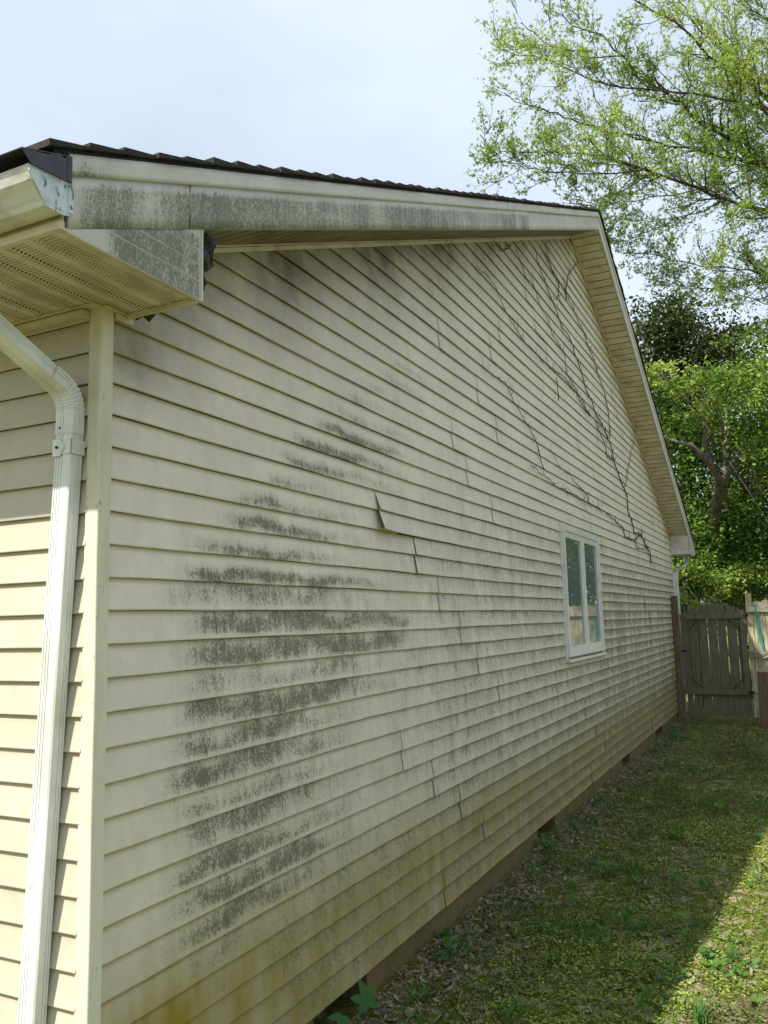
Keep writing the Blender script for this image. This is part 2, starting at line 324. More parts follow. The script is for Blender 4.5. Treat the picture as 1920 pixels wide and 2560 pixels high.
for k in range(24-1, -32, -1):
    zb = Z(k+1); ke = k if k % 2 == 0 else k-1
    if zb > 5.77: break
    y0 = max(.05, (zb-.03-BY)/SL); y1 = min(YL, YA+(BY+SL*YA-zb+.03)/SL)
    s = SEAM.get(ke, 2.2+((ke*1.37) % 3.0)); cuts = [c for c in (s, s+3.66, s+7.32, s+10.98) if y0+.15 < c < y1-.2]
    segs = []; a = y0; lift = 0; dec = .3
    for c in cuts:
        if ke == 2 and c == s: segs.append((a, c+.25, lift, dec))
        else: segs.append((a, c+.03, lift, dec))
        a = c; lift = .0058; dec = .4
        if ke == 4 and c == s: lift, dec = .013, .12
        if ke == 2 and c == s: lift, dec = -1, 0
    segs.append((a, y1, lift, dec))
    for sg in segs:
        if sg[2] == -1:      # the sprung panel is its own part
            keep = base_idx[0]; base_idx[0] = b2[0]; courses(k, [(sg[0], sg[1], .048, .36)], V2, F2, A2, .0); b2[0] = base_idx[0]; base_idx[0] = keep
        else: courses(k, [sg], VV, FF, AA, 0.0)
gw = npmesh('gable_wall', np.concatenate(VV), np.concatenate(FF), M_GABLE, H, {'stain': ('FLOAT_COLOR', np.concatenate(AA))})
lp = npmesh('loose_siding_panel', np.concatenate(V2), np.concatenate(F2), M_GABLE, gw, {'stain': ('FLOAT_COLOR', np.concatenate(A2))}); lp['label'] = 'sprung siding panel whose near end bulges away from the wall'
for o_ in (lp,):
    sd = o_.modifiers.new('thick', 'SOLIDIFY'); sd.thickness = .0015; sd.offset = -1
# inner sheathing and hidden walls so that no light passes
mb = MB()
for yy0, yy1 in ((0.03, YL),):
    mb.prism([(-.02, .03, .16), (-.02, YL, .16), (-.02, YL, B(YL)+.1), (-.02, YA, B(YA)+.1), (-.02, .03, B(.03)+.1)], (-.01, 0, 0))
mb.box((-6, YL-.02, .05), (-.03, YL, 3.05)); mb.box((-6.02, .03, .0), (-6, YL, 3.05))
mb.prism([(-6, .03, 3), (-6, YL, 3), (-6, YA, B(YA))], (-.02, 0, 0))
mb.box((-6, .03, .17), (-.03, YL, .19))
mb.build('wall_core', M_DARK, H)
# front wall
VV, FF, AA = [], [], []; base_idx = [0]
for k in range(-2, 25):
    zb = Z(k+1)-.008; xs = np.linspace(-6, -.047, 60); n = len(xs); P = [(-.0125+.0125*(1-t), t*S) for t in (1, .75, .5, .25, .06)]+[(0, .003), (-.0015, .0), (-.006, .0), (-.0125, .003)]
    for dx, dz in P:
        yy = -(dx)-.002+.0006*np.sin(xs*5+k); zz = np.minimum(zb+dz, 2.745)
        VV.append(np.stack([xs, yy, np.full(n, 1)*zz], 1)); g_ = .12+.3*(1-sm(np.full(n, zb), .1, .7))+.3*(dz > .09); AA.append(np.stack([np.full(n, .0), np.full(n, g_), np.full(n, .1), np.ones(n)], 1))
    o = base_idx[0]; i = np.arange(n-1)
    for j in range(len(P)-1):
        a = o+j*n+i; FF.append(np.stack([a, a+1, a+n+1, a+n], 1))
    base_idx[0] += len(P)*n
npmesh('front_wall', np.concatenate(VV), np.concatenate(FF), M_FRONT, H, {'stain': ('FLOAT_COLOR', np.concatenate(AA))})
mb = MB(); mb.box((-6, .022, .1), (-.03, .03, 2.75)); mb.build('front_wall_core', M_DARK, H)
# corner post (L section, rounded arris)
mb = MB()
arc = [(-.006+.006*math.sin(a), .006-.006*math.cos(a)) for a in np.linspace(0, math.pi/2, 5)]
prof = [(-.052, .012), (-.052, 0.001), (-.051, 0)]+arc+[(0, .051), (-.001, .052), (-.012, .052), (-.012, .012)]
fr = []
for z in np.linspace(.14, 2.738, 40):
    e = .0005*math.sin(z*9); fr.append(((e, e, z), (1, 0, 0), (0, 1, 0)))
mb.sweep(prof, fr); mb.build('corner_post', M_POST, H)
mb = MB(); mb.sweep(prof, [((e_[0]*0, 0, z), (1, 0, 0), (0, -1, 0)) for z, e_ in ((.14, (0,)), (2.74, (0,)))]); o = mb.build('corner_post', M_POST, H); o.location = (0, YL+.003, 0)
# foundation with crawl space openings
ops = [(1.25, 1.72), (4.50, 5.0), (7.88, 8.36), (10.35, 10.95)]
mb = MB(); y = .03
for a, b in ops+[(YL, YL)]:
    mb.box((-.2, y, -.3), (-.03, a, .165)); y = b
mb.box((-6, .03, -.3), (-.2, .2, .165)); mb.box((-6, YL-.2, -.3), (-.2, YL, .165))
f = mb.build('foundation', M_FDN, H)
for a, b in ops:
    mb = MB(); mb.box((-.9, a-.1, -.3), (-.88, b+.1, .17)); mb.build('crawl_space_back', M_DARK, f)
# window
mb = MB(); W0, W1, ZB, ZT = 5.55, 7.04, 1.375, 2.55
mb.box((-.02, W0, ZB), (.030, W0+.05, ZT)); mb.box((-.02, W1-.05, ZB), (.030, W1, ZT)); mb.box((-.02, W0+.05, ZT-.04), (.028, W1-.05, ZT)); mb.box((-.02, W0+.05, ZB), (.030, W1-.05, ZB+.035))
mb.box((-.02, 6.285, ZB+.035), (.024, 6.345, ZT-.04))
wn = mb.build('window', M_WIN, H, bevel=.003)
mb = MB()
mb.box((-.02, W0-.03, ZB-.02), (.012, W0, ZT+.025)); mb.box((-.02, W1, ZB-.02), (.012, W1+.03, ZT+.025)); mb.box((-.02, W0, ZT), (.012, W1, ZT+.025))
mb.build('casing', M_WIN, wn, bevel=.002)
mb = MB(); mb.box((-.02, W0-.03, ZB-.045), (.042, W1+.02, ZB-.021)); mb.build('sill', M_WIN, wn, bevel=.003)
for a, b in ((W0+.05, 6.285), (6.345, W1-.05)):
    mb = MB(); z0, z1 = ZB+.035, ZT-.04
    mb.box((-.02, a, z0), (.018, a+.045, z1)); mb.box((-.02, b-.045, z0), (.018, b, z1)); mb.box((-.02, a+.045, z0), (.018, b-.045, z0+.06)); mb.box((-.02, a+.045, z1-.055), (.018, b-.045, z1))
    mb.build('sash', M_WIN, wn, bevel=.003)
    mb = MB(); mb.box((-.004, a+.045, z0+.06), (.004, b-.045, z1-.055)); mb.build('pane', M_GLASS, wn)
# ---- roof
def slope_pts(y, dz): return (y, B(y)+dz)
rf = MB(); TH = .195
YE0, YE1 = -.47, 2*YA+.47
def Bx(y): return BY+SL*y if y <= YA else BY+2*SL*YA-SL*y
mb = MB()
for (ya, yb) in ((YE0, YA), (YE1, YA)):
    za, zb_ = Bx(ya), Bx(yb)
    mb.prism([(.305, ya, za+TH), (.305, yb, zb_+TH), (.305, yb, zb_+TH+.012), (.305, ya, za+TH+.012)], (-6.6, 0, 0))
roof = mb.build('roof', M_SHING, H)
mb = MB(); rr = random.Random(3)
for sgn, ye in ((1, YE0-.03), (-1, YE1+.03)):
    n = 56; L_ = abs(YA-ye)
    for i in range(n):
        a = ye+sgn*L_*i/n; b = ye+sgn*(L_*(i+1)/n+.03); b = min(b, YA+.01) if sgn > 0 else max(b, YA-.01)
        lip = .012+.010*rr.random(); x1 = .318+.012*rr.random()
        za, zb_ = Bx(a)+TH+.013, Bx(b)+TH+.013
        mb.add([(x1, a, za), (x1, b, zb_), (x1, a, za+lip+.004), (x1, b, zb_+.005), (-6.3, a, za), (-6.3, b, zb_), (-6.3, a, za+lip), (-6.3, b, zb_+.005)],
               [(0,1,3,2), (4,6,7,5), (0,2,6,4), (1,5,7,3), (2,3,7,6), (0,4,5,1)])
mb.build('shingles', M_SHING, roof)
# ---- rake boards
def board(y0, y1, dz0, dz1, x0, x1, name, parent, lbl=None, stainf=None, plumb=True):
    n = max(2, int(abs(y1-y0)/.05)); ys = np.linspace(y0, y1, n); Vb = []; Ab = []
    zt = np.array([Bx(v) for v in ys]); m_ = 5
    for x in (x1,):
        for q in np.linspace(0, 1, m_):
            z = zt+dz0+(dz1-dz0)*q; Vb.append(np.stack([np.full(n, x)+.0012*np.sin(ys*3+q*2), ys, z], 1))
            r = stainf(ys, q) if stainf else np.zeros(n); Ab.append(np.stack([r, np.full(n, .05), np.full(n, .05), np.ones(n)], 1))
    for q in (0, 1):
        z = zt+dz0+(dz1-dz0)*q; Vb.append(np.stack([np.full(n, x0), ys, z], 1)); Ab.append(np.stack([np.zeros(n), np.full(n, .1), np.full(n, .3), np.ones(n)], 1))
    F = []; i = np.arange(n-1)
    def strip(a, b): F.append(np.stack([a*n+i, a*n+i+1, b*n+i+1, b*n+i], 1))
    for q in range(m_-1): strip(q, q+1)
    strip(m_-1, m_+1); strip(m_+1, m_); strip(m_, 0)
    for e in (0, n-1):
        F.append(np.array([[0*n+e, (m_-1)*n+e, (m_+1)*n+e, m_*n+e]]))
    o = npmesh(name, np.concatenate(Vb), np.concatenate(F), M_BOARD, parent, {'stain': ('FLOAT_COLOR', np.concatenate(Ab))})
    if lbl: o['label'] = lbl
    return o
def st_low(ys, q):
    d = np.where(ys < 3.9, .92, .0)+0*ys
    d = np.where((ys > 2.2) & (ys < 3.9), .8, d)
    d = d*(1-sm(q+0*ys, .82, .95))*(.92+.14*np.sin(ys*6)*np.sin(ys*2.3+1)+.10*np.sin(ys*17))
    d = d*(1-.9*np.exp(-((ys+.14)/.035)**2-((q-.45)/.3)**2))
    return d*sm(ys, -.43, -.34)+np.where(ys >= 3.9, .5*(.4+.6*q), 0)
def st_up(ys, q): return 1.1*np.exp(-((ys+.36)/.07)**2)*(1-q*.9)+.25*np.exp(-((ys-4.3)/.4)**2)*(1-q)
for a, b in ((-.413, .048), (.055, 3.876), (3.884, YA)): board(a, b, -.002, .140, .285, .300 if a != .055 else .3025, 'rake_board', H, stainf=st_low)
for a, b in ((-.425, 3.35), (3.358, 6.2), (6.208, YA)): board(a, b, .140, .196, .285, .309, 'rake_trim', H, stainf=st_up)
for nm, d0, d1, x1 in (('rake_board', -.002, .140, .300), ('rake_trim', .140, .196, .309)): board(YA+.001, 2*YA+.43, d0, d1, .285, x1, nm, H)
# ---- rake soffits (panels with ribs across)
for sgn, ya, yb in ((1, .113, YA), (-1, 13.0, YA)):
    mb = MB(); n = int(abs(yb-ya)/.1016)
    for i in range(n+1):
        a = ya+sgn*.1016*i; b = a+sgn*.1016
        if (b-YA)*sgn > 0: b = YA
        if abs(b-a) < 1e-3: continue
        g0 = a+sgn*.010
        for p, q, dz in ((a, g0, .007), (g0, b, 0)):
            zp, zq = Bx(p)-.0+dz+.004, Bx(q)+dz+.004
            mb.add([(-.003, p, zp), (.285, p, zp), (.285, q, zq), (-.003, q, zq)], [(0,1,2,3)])
        zg = Bx(g0)+.004; mb.add([(-.003, g0, zg), (.285, g0, zg), (.285, g0, zg+.007), (-.003, g0, zg+.007)], [(0,1,2,3)])
    mb.build('rake_soffit', M_SOFD if sgn > 0 else M_SOF, H)
    mb = MB()       # channel where soffit meets wall
    a, b = (ya, YA) if sgn > 0 else (YA, ya)
    for dz0, dz1, x1 in ((-.026, -.006, .006), (-.004, .003, .014)):
        mb.prism([(0.001, a, Bx(a)+dz0), (0.001, b, Bx(b)+dz0), (0.001, b, Bx(b)+dz1), (0.001, a, Bx(a)+dz1)], (x1, 0, 0))
    mb.build('soffit_channel', M_TRIM, H)
# ---- cornice return boxes
def wedge(ya, yb, name, face=True):
    mb = MB(); zt = Bx(yb); return mb
Vw = []; Aw = []; F = []
ny, nq = 26, 14
for i in range(ny):
    y = -.441+(.113+.441)*i/(ny-1)
    for j in range(nq):
        q = j/(nq-1); z = ZS-.008+(max(Bx(y)-.003, ZS-.006)-(ZS-.008))*q
        Vw.append((.298, y, z)); e = min(sm(y, -.33, -.22), 1-sm(y, .088, .108)); Aw.append((1.0*e*float(1-sm(q*(Bx(y)-ZS), .19, .215)), .12, .03, 1))
for i in range(ny-1):
    for j in range(nq-1): a = i*nq+j; F.append((a, a+nq, a+nq+1, a+1))
npmesh('cornice_return', Vw, F, M_BOARD, H, {'stain': ('FLOAT_COLOR', Aw)})
mb = MB(); mb.prism([(.02, .108, ZS), (.297, .108, ZS), (.297, .108, B(.11)), (.02, .108, B(.11))], (0, .005, 0))
mb.tube([(.3, .112, ZS-.008), (.3, .112, B(.11)-.004)], .0035, 6)
for z0 in (2.84, 2.787, 2.887):
    y0 = (z0-BY)/SL+.012; mb.tube([(.2975, y0, z0), (.2975, .110, z0)], .0017, 5)
mb.build('return_back', M_RTRIM, H)
mb = MB(); yb = 12.98
mb.prism([(.0, yb, ZS+.008), (.298, yb, ZS+.008), (.298, yb, Bx(yb)+.01), (.0, yb, Bx(yb)+.01)], (0, .006, 0))
mb.box((.0, yb-.004, ZS+.095), (.298, yb, ZS+.100))
mb.prism([(.299, yb, ZS+.008), (.299, 2*YA+.441, ZS+.008), (.299, 2*YA+.441, Bx(2*YA+.441)+.01), (.299, yb, Bx(yb)+.005)], (-.008, 0, 0))
mb.box((-.0, yb, ZS), (.3, 2*YA+.441, ZS+.008))
mb.build('cornice_return', M_RTRIM, H)
# ---- eave soffit, fascia, gutter
mb = MB()
x = .285
while x > -6:
    mb.add([(x, -.425, ZS), (x-.0876, -.425, ZS), (x-.0876, .105, ZS), (x, .105, ZS)], [(0,1,2,3)])
    a = x-.0876; pr = [(a, 0), (a-.002, -.004), (a-.012, -.004), (a-.014, 0)]
    for (p, dp), (q, dq) in zip(pr, pr[1:]): mb.add([(p, -.425, ZS+dp), (q, -.425, ZS+dq), (q, .105, ZS+dq), (p, .105, ZS+dp)], [(0,1,2,3)])
    x -= .1016
mb.build('eave_soffit', M_SOFP, H)
mb = MB(); mb.box((-6.2, -.441, ZS-.01), (.300, -.425, ZS+.012)); mb.box((.285, -.425, ZS-.01), (.2975, .113, ZS-.0005)); mb.box((-6.2, -.433, ZS+.012), (.297, -.425, B(-.43)+.17)); mb.build('eave_fascia', M_TRIM, H)
mb = MB(); mb.box((-6, -.028, ZS-.030), (-.053, -.001, ZS-.012)); mb.box((-6, -.034, ZS-.008), (.0, -.001, ZS-.002))
mb.box((.001, .054, ZS-.030), (.010, .128, ZS-.010)); mb.box((.001, .0, ZS-.008), (.016, .105, ZS-.002)); mb.box((.001, .092, ZS-.016), (.29, .107, ZS-.002))
o = mb.build('soffit_channel', M_TRIM, H)
gp = [(-.445, 2.757), (-.496, 2.757), (-.503, 2.768), (-.510, 2.775), (-.522, 2.790), (-.538, 2.806), (-.545, 2.822), (-.545, 2.842), (-.535, 2.848), (-.535, 2.842)]
gi = [(a+.0015, b+.0015) for a, b in gp[::-1]]
gp2 = [(-.445, 2.86)]+gp+gi+[(-.443, 2.86)]
mb = MB(); fr = []
for x in np.linspace(.308, -6.2, 30): fr.append(((x, .0006*math.sin(x*9), 0), (0, 1, 0), (0, 0, 1)))
mb.sweep(gp2, fr); gut = mb.build('gutter', M_GUT, H)
cap = [(-.545, 2.836), (-.425, 2.846), (-.416, 2.85), (-.413, 2.766), (-.440, 2.755), (-.496, 2.755), (-.507, 2.773), (-.518, 2.787), (-.536, 2.806), (-.547, 2.822)]
mb = MB(); mb.prism([(.3085, a, b) for a, b in cap], (.004, 0, 0)); mb.tube([(.3125, a, b) for a, b in cap+cap[:1]], .0022, 5); mb.box((.3095, -.428, 2.768), (.316, -.413, 2.846)); mb.build('end_cap', M_CAP, gut, bevel=.001)
fl = [(-.575, 2.862), (-.501, 2.884), (-.466, 2.905), (-.447, 2.900), (-.432, 2.925), (-.428, 2.846), (-.545, 2.836)]
mb = MB(); mb.prism([(.3165, a, b) for a, b in fl], (.0025, 0, 0)); mb.prism([(.318, -.575, 2.862), (.318, -.435, 2.912), (-.1, -.435, 2.925), (-.1, -.575, 2.866)], (0, 0, .0025)); mb.box((.311, -.438, 2.846), (.320, -.424, 2.915))
o = mb.build('drip_edge', M_FLASH, H); o['label'] = 'bent dark metal flashing sticking out over the gutter end'
# torn paper behind the return
mb = MB(); rr = random.Random(5)
nn = 9; pts = {}
for i in range(nn):
    for j in range(13):
        u = i/(nn-1); v = j/12; wdt = .088*(1-.55*v*v)*(1 if j not in (7, 8) else .75)
        pts[i, j] = (.292-.02*v+rr.uniform(-.004, .004)-.02*u, .116+wdt*u+rr.uniform(-.006, .006)*(.3+u), 2.952-.205*v+rr.uniform(-.006, .006)+(.028*u*(1-v)))
vs = [pts[i, j] for i in range(nn) for j in range(13)]
vs = [(x+.016*math.sin(y*140+z*60)+.01*math.sin(z*90), y, z) for x, y, z in vs]
mb.add(vs, [(i*13+j, (i+1)*13+j, (i+1)*13+j+1, i*13+j+1) for i in range(nn-1) for j in range(12)])
mb.add([(.03, .115, 2.715), (.06, .115, 2.722), (.085, .117, 2.70), (.10, .118, 2.712), (.12, .116, 2.728), (.03, .112, 2.732), (.12, .112, 2.735)], [(5, 0, 1, 6), (6, 1, 2, 3, 4)])
o = mb.build('torn_underlayment', M_TORN, H); o['label'] = 'crumpled dark torn tar paper hanging behind the cornice return'
# ---- near downspout
def ds_profile(w_, d_):      # centred, fluted rectangular pipe
    P = []
    def side(p, q, nrm, gro):
        p = np.array(p); q = np.array(q); nrm = np.array(nrm); t = q-p
        out = [(p+t*.08)]
        for g0 in gro:
            for s_, dp in ((-.035, 0), (-.02, .0022), (.02, .0022), (.035, 0)): out.append(p+t*(g0+s_)-nrm*dp)
        out.append(p+t*.92); return [tuple(v) for v in out]
    a, b = w_/2, d_/2
    P += side((-a, -b), (a, -b), (0, -1), (.18, .34, .50))
    P += side((a, -b), (a, b), (1, 0), (.55, .75)); P += side((a, b), (-a, b), (0, 1), (.3, .6)); P += side((-a, b), (-a, -b), (-1, 0), (.3, .6))
    return P
DP = ds_profile(.070, .050)
def yo(z): return -.027
mb = MB(); x_top, x_bot = -.0965, -.187
def cx(z): return x_top+(x_bot-x_top)*(2.3-z)/(2.3-.63)*(1.0) if z < 2.3 else x_top
fr = [((cx(z), yo(z), z), (1, 0, 0), (0, 1, 0)) for z in (0.12, .5, 1.0, 1.5, 1.9, 2.2, 2.30, 2.345)]
mb.sweep(DP, fr, cap=False); dsp = mb.build('downspout', M_WHITE, H)
DPe = ds_profile(.074, .053); mb = MB(); fr = []
zc = 2.40; fr.append(((x_top, -.027, 2.325), (1, 0, 0), (0, 1, 0))); fr.append(((x_top, -.027, zc), (1, 0, 0), (0, 1, 0)))
R_ = .085; k_ = 15
for i in range(k_+1):
    a = math.radians(65)*i/k_; cy = -.027-R_*(1-math.cos(a)); cz = zc+R_*math.sin(a); s_ = 1.0+(.035 if i % 2 else -.03)
    fr.append(((x_top, cy, cz), (s_, 0, 0), (0, math.cos(a)*s_, math.sin(a)*s_)))
a = math.radians(65); cy0, cz0 = cy, cz; dy, dz = -math.sin(a), math.cos(a)
fr.append(((x_top, cy0+dy*.05, cz0+dz*.05), (1.02, 0, 0), (0, math.cos(a), math.sin(a))))
mb.sweep(DPe, fr, cap=False); mb.build('elbow', M_WHITE, dsp)
mb = MB(); mb.sweep(DP, [((x_top, cy0+dy*t, cz0+dz*t), (1, 0, 0), (0, math.cos(a), math.sin(a))) for t in (.04, .2, .42)], cap=False); mb.sweep(DP, [((x_top, cy0+dy*.40, z), (1, 0, 0), (0, 1, 0)) for z in (cz0+dz*.34, 2.76)], cap=False); mb.build('offset_pipe', M_WHITE, dsp)
mb = MB(); w2, d2 = .0375, .0275
cxx, cyy = cx(2.285), -.027
mb.box((cxx-w2, cyy-d2, 2.262), (cxx+w2, cyy-d2+.0015, 2.306)); mb.box((cxx+w2-.0015, cyy-d2, 2.262), (cxx+w2, .0, 2.306)); mb.box((cxx-w2, cyy-d2, 2.262), (cxx-w2+.0015, .0, 2.306))
mb.prism([(cxx-w2, cyy-d2-.001, 2.258), (cxx-.006, cyy-d2-.001, 2.256), (cxx+.012, cyy-d2-.001, 2.284), (cxx-.006, cyy-d2-.001, 2.310), (cxx-w2, cyy-d2-.001, 2.309)], (0, -.002, 0))
st_ = mb.build('strap', M_WHITE, dsp)
mb = MB(); mb.tube([(cxx-.018, cyy-d2-.002, 2.284), (cxx-.018, cyy-d2-.007, 2.284)], .0045, 8); mb.build('screw', M_IRON, dsp); mb = MB(); mb.tube([(cxx-.012, cyy-.026, 2.345), (cxx-.012, cyy-.030, 2.345)], .003, 8); mb.build('screw', M_IRON, dsp)
# ---- far gutter stub and downspout
mb = MB(); YG = 2*YA+.441
fp = [(YG+.0, 2.757), (YG+.055, 2.757), (YG+.07, 2.775), (YG+.10, 2.81), (YG+.11, 2.845), (YG+.0, 2.85)]
mb.prism([(.306, a_, b_) for a_, b_ in fp], (-6.5, 0, 0)); gf = mb.build('gutter', M_WHITE, H)
mb = MB(); path = [(.17, 13.72, 2.76), (.17, 13.66, 2.68), (.165, 13.55, 2.60), (.08, 13.28, 2.52), (.035, 13.17, 2.44), (.03, 13.145, 2.3), (.03, 13.145, 1.5), (.02, 13.145, .1)]
pr = [(-.038, -.028), (.038, -.028), (.038, .028), (-.038, .028)]; fr = []
for i, p in enumerate(path):
    q = .55 if 1 < i < 4 else 0
    fr.append((p, (1, 0, 0), (0, 1-q*.4, q)))
mb.sweep(pr, fr); mb.build('downspout', M_WHITE, H, bevel=.004)
# ================================================================ VINES
VL = {
'v1':[(10.65,2.46),(10.58,2.64),(10.19,2.73),(9.95,2.83),(9.38,2.81),(9.24,2.94),(9.05,3.07),(9.02,3.24),(8.86,3.32),(8.52,3.44),(8.31,3.59),(8.15,3.72),(7.95,3.84),(7.70,3.91),(7.37,3.98),(7.15,4.09),(6.94,4.17),(6.77,4.25),(6.61,4.37),(6.43,4.49),(6.24,4.54),(5.98,4.56),(5.82,4.64),(5.65,4.71),(5.50,4.80),(5.34,4.84),(5.19,4.89),(5.18,4.99),(5.06,5.05)],
'v2':[(8.31,3.59),(7.92,3.58),(7.73,3.71),(7.50,3.83),(7.27,3.90),(6.88,3.92),(6.67,3.98),(6.47,4.05),(6.27,4.05),(6.08,4.13),(6.05,4.27),(5.81,4.33),(5.59,4.37),(5.43,4.45),(5.28,4.49),(5.13,4.56),(4.99,4.62),(4.80,4.63),(4.67,4.70),(4.56,4.76),(4.46,4.82)],
'v3':[(8.09,3.83),(8.08,3.97),(8.11,4.21),(7.92,4.37),(7.68,4.49),(7.52,4.56),(7.30,4.67),(7.01,4.78),(6.73,4.87),(6.46,4.94),(6.20,4.99),(5.95,5.02),(5.78,5.05),(5.61,5.12),(5.51,5.18),(5.46,5.24)],
'v8':[(8.93,3.37),(9.09,3.52),(9.34,3.73),(9.61,3.98),(9.95,4.23)],
'v9':[(4.36,4.75),(4.31,4.69),(4.14,4.60),(4.02,4.59),(3.96,4.60)],
'v10':[(5.84,4.78),(5.94,4.98),(5.71,5.05),(5.54,5.06),(5.38,5.09),(5.29,5.16)],
'v11':[(6.25,4.92),(6.21,5.03),(6.47,5.32),(6.83,5.55),(6.95,5.6)],
'v12':[(9.34,2.71),(9.49,2.61),(10.15,2.64),(10.61,2.55)],
'v13':[(5.70,3.74),(5.67,3.89),(5.63,4.02)],
'v4':[(7.02,3.88),(6.73,3.94),(6.39,4.00),(6.13,4.04),(5.88,4.04),(5.52,4.01),(5.19,3.99),(4.93,4.00),(4.70,4.01),(4.47,4.03),(4.31,4.07),(4.15,4.13),(4.00,4.17),(3.90,4.23),(3.75,4.25),(3.58,4.22),(3.44,4.25)],
'v5':[(5.06,3.00),(4.95,3.06),(4.89,3.16),(4.81,3.24),(4.67,3.28),(4.46,3.33),(4.34,3.39),(4.18,3.47),(4.03,3.51),(3.80,3.49),(3.63,3.49),(3.46,3.50)],
'v6':[(9.95,2.83),(9.34,2.71),(8.71,2.70),(8.63,2.80),(8.23,2.84),(7.68,2.88),(7.17,2.90),(6.55,2.89),(6.14,2.90),(5.76,2.90),(5.42,2.90),(5.21,2.93),(4.90,2.95),(4.60,2.96)],
'v7':[(6.78,2.91),(6.51,3.01),(6.17,3.03),(5.99,3.08),(5.57,3.10),(5.47,3.16),(5.26,3.23)],
}
vr = random.Random(21)
def vine_mesh(keys, name, label, r0, dens):
    mb = MB()
    for kk in keys:
        P = VL[kk]; main = kk in ('v1', 'v6')
        pts = []
        for (a, b), (c, d) in zip(P, P[1:]):
            m_ = max(2, int(math.hypot(c-a, d-b)/.05))
            for i in range(m_):
                t = i/m_; pts.append((a+(c-a)*t+vr.uniform(-.014, .014), b+(d-b)*t+vr.uniform(-.010, .010)))
        n = len(pts); X = [.010+.005*math.sin(i*.7) for i in range(n)]
        rad = [(1.0*r0*(1.7 if main else 1.0))*(1-.6*i/n) for i in range(n)]
        mb.tube([(X[i], pts[i][0], pts[i][1]) for i in range(n)], rad, 5)
        for i in range(1, n):
            if vr.random() < dens:      # side spurs
                a, b = pts[i]; an = vr.uniform(-.4, 3.5); ln = vr.uniform(.03, .11)
                q = [(X[i], a, b)]
                for s_ in range(1, 4):
                    an += vr.uniform(-.5, .5); a += math.cos(an)*ln/3*1.1; b += math.sin(an)*ln/3; q.append((.010+vr.uniform(0, .02), a, b))
                mb.tube(q, [rad[i]*.7, rad[i]*.55, rad[i]*.45, rad[i]*.3], 4)
    o = mb.build(name, M_VINE); tag(o, label, 'vine', 'dry vines on the gable wall'); return o
vine_mesh(['v1', 'v2', 'v3', 'v8', 'v9', 'v10', 'v11', 'v12', 'v13'], 'climbing_vine', 'large bare branching vine climbing from right of the window to the gable peak', .0055, .45)
vine_mesh(['v4'], 'climbing_vine', 'thin bare vine strand crossing the upper wall left of the large vine', .005, .5)
vine_mesh(['v5'], 'climbing_vine', 'short bare vine strand on the wall up and left of the window', .004, .35)
vine_mesh(['v6', 'v7'], 'climbing_vine', 'bare vine running along the laps just above the window', .0042, .35)
# ================================================================ GATE, FENCE, POSTS
def plank(mb, x0, x1, z0, z1, y, th=.019, top='flat', lean=0.0, seed=0):
    r = random.Random(seed); n = 7; xm = (x0+x1)/2
    if top == 'dog': pr = [(x0, z0), (x1, z0), (x1, z1-.03), (x1-.03, z1), (x0+.03, z1), (x0, z1-.03)]
    elif callable(top): pr = [(x0, z0), (x1, z0), (x1, top(x1)), (xm, top(xm)), (x0, top(x0))]
    elif top == 'wave': pr = [(x0, z0), (x1, z0), (x1, z1-.035), (x1-.02, z1-.01), (xm, z1), (x0+.02, z1-.01), (x0, z1-.035)]
    else: pr = [(x0, z0), (x1, z0), (x1, z1), (x0, z1)]
    pr = [(a+lean*(b-z0)+r.uniform(-.002, .002), b) for a, b in pr]; dy = r.uniform(-.004, .004)
    mb.prism([(a, y+dy, b) for a, b in pr], (0, th, 0))
gt = thing('wooden_gate', 'weathered grey plank gate with arched top beside the house wall', 'gate')
mb = MB()
def arch(x): return 1.715+.175*max(0, 1-((x-.57)/.50)**2)**.7
xs = [.06, .165, .312, .462, .618, .762, .925, 1.068]
for i in range(7): plank(mb, xs[i]+.007, xs[i+1]-.007+(.002 if i % 2 else 0), .035, 0, 13.32, top=arch, seed=i)
mb.build('boards', M_WOOD, gt)
for nm, a, b in (('top_rail', 1.632, 1.728), ('bottom_rail', .372, .468)):
    mb = MB(); mb.box((.028, 13.275, a), (1.068, 13.312, b)); mb.build(nm, M_WOOD, gt, bevel=.004)
for a in (.045, .975):
    mb = MB(); mb.box((a, 13.285, .47), (a+.088, 13.315, 1.63)); mb.build('stile', M_WOOD, gt, bevel=.003)
for P in (((.150, 1.44), (.312, 1.62)), ((.795, 1.63), (.985, 1.44)), ((.140, .67), (.327, .48)), ((.813, .48), (.985, .68))):
    mb = MB(); mb.tube([(P[0][0], 13.272, P[0][1]), (P[1][0], 13.272, P[1][1])], .007, 6); mb.build('corner_brace', M_IRON, gt)
mb = MB(); mb.box((.012, 13.25, 1.09), (.10, 13.272, 1.118)); mb.box((-.0, 13.228, 1.082), (.03, 13.25, 1.126)); mb.build('latch', M_IRON, gt)
mb = MB()
for z in (.42, 1.68):
    mb = MB(); mb.box((1.03, 13.262, z-.02), (1.12, 13.274, z+.02)); mb.build('hinge', M_IRON, gt)
mb = MB(); mb.box((.003, 12.56, -.1), (.098, 12.655, 2.03)); o = mb.build('gate_post', M_POSTR, bevel=.005); tag(o, 'tall reddish square gate post standing against the house corner', 'post')
mb = MB()
for z in (1.92, 1.6, 1.28, .95, .62, .3): b_ = MB(); b_.tube([(.05+.02*math.sin(z*9), 12.561, z), (.05+.02*math.sin(z*9), 12.556, z)], .009, 6); b_.build('bolt_head', M_IRON, o)
fe = thing('wooden_fence', 'tall weathered picket fence with scalloped tops right of the gate', 'fence')
mb = MB(); x = 1.185; i = 0; rr = random.Random(9)
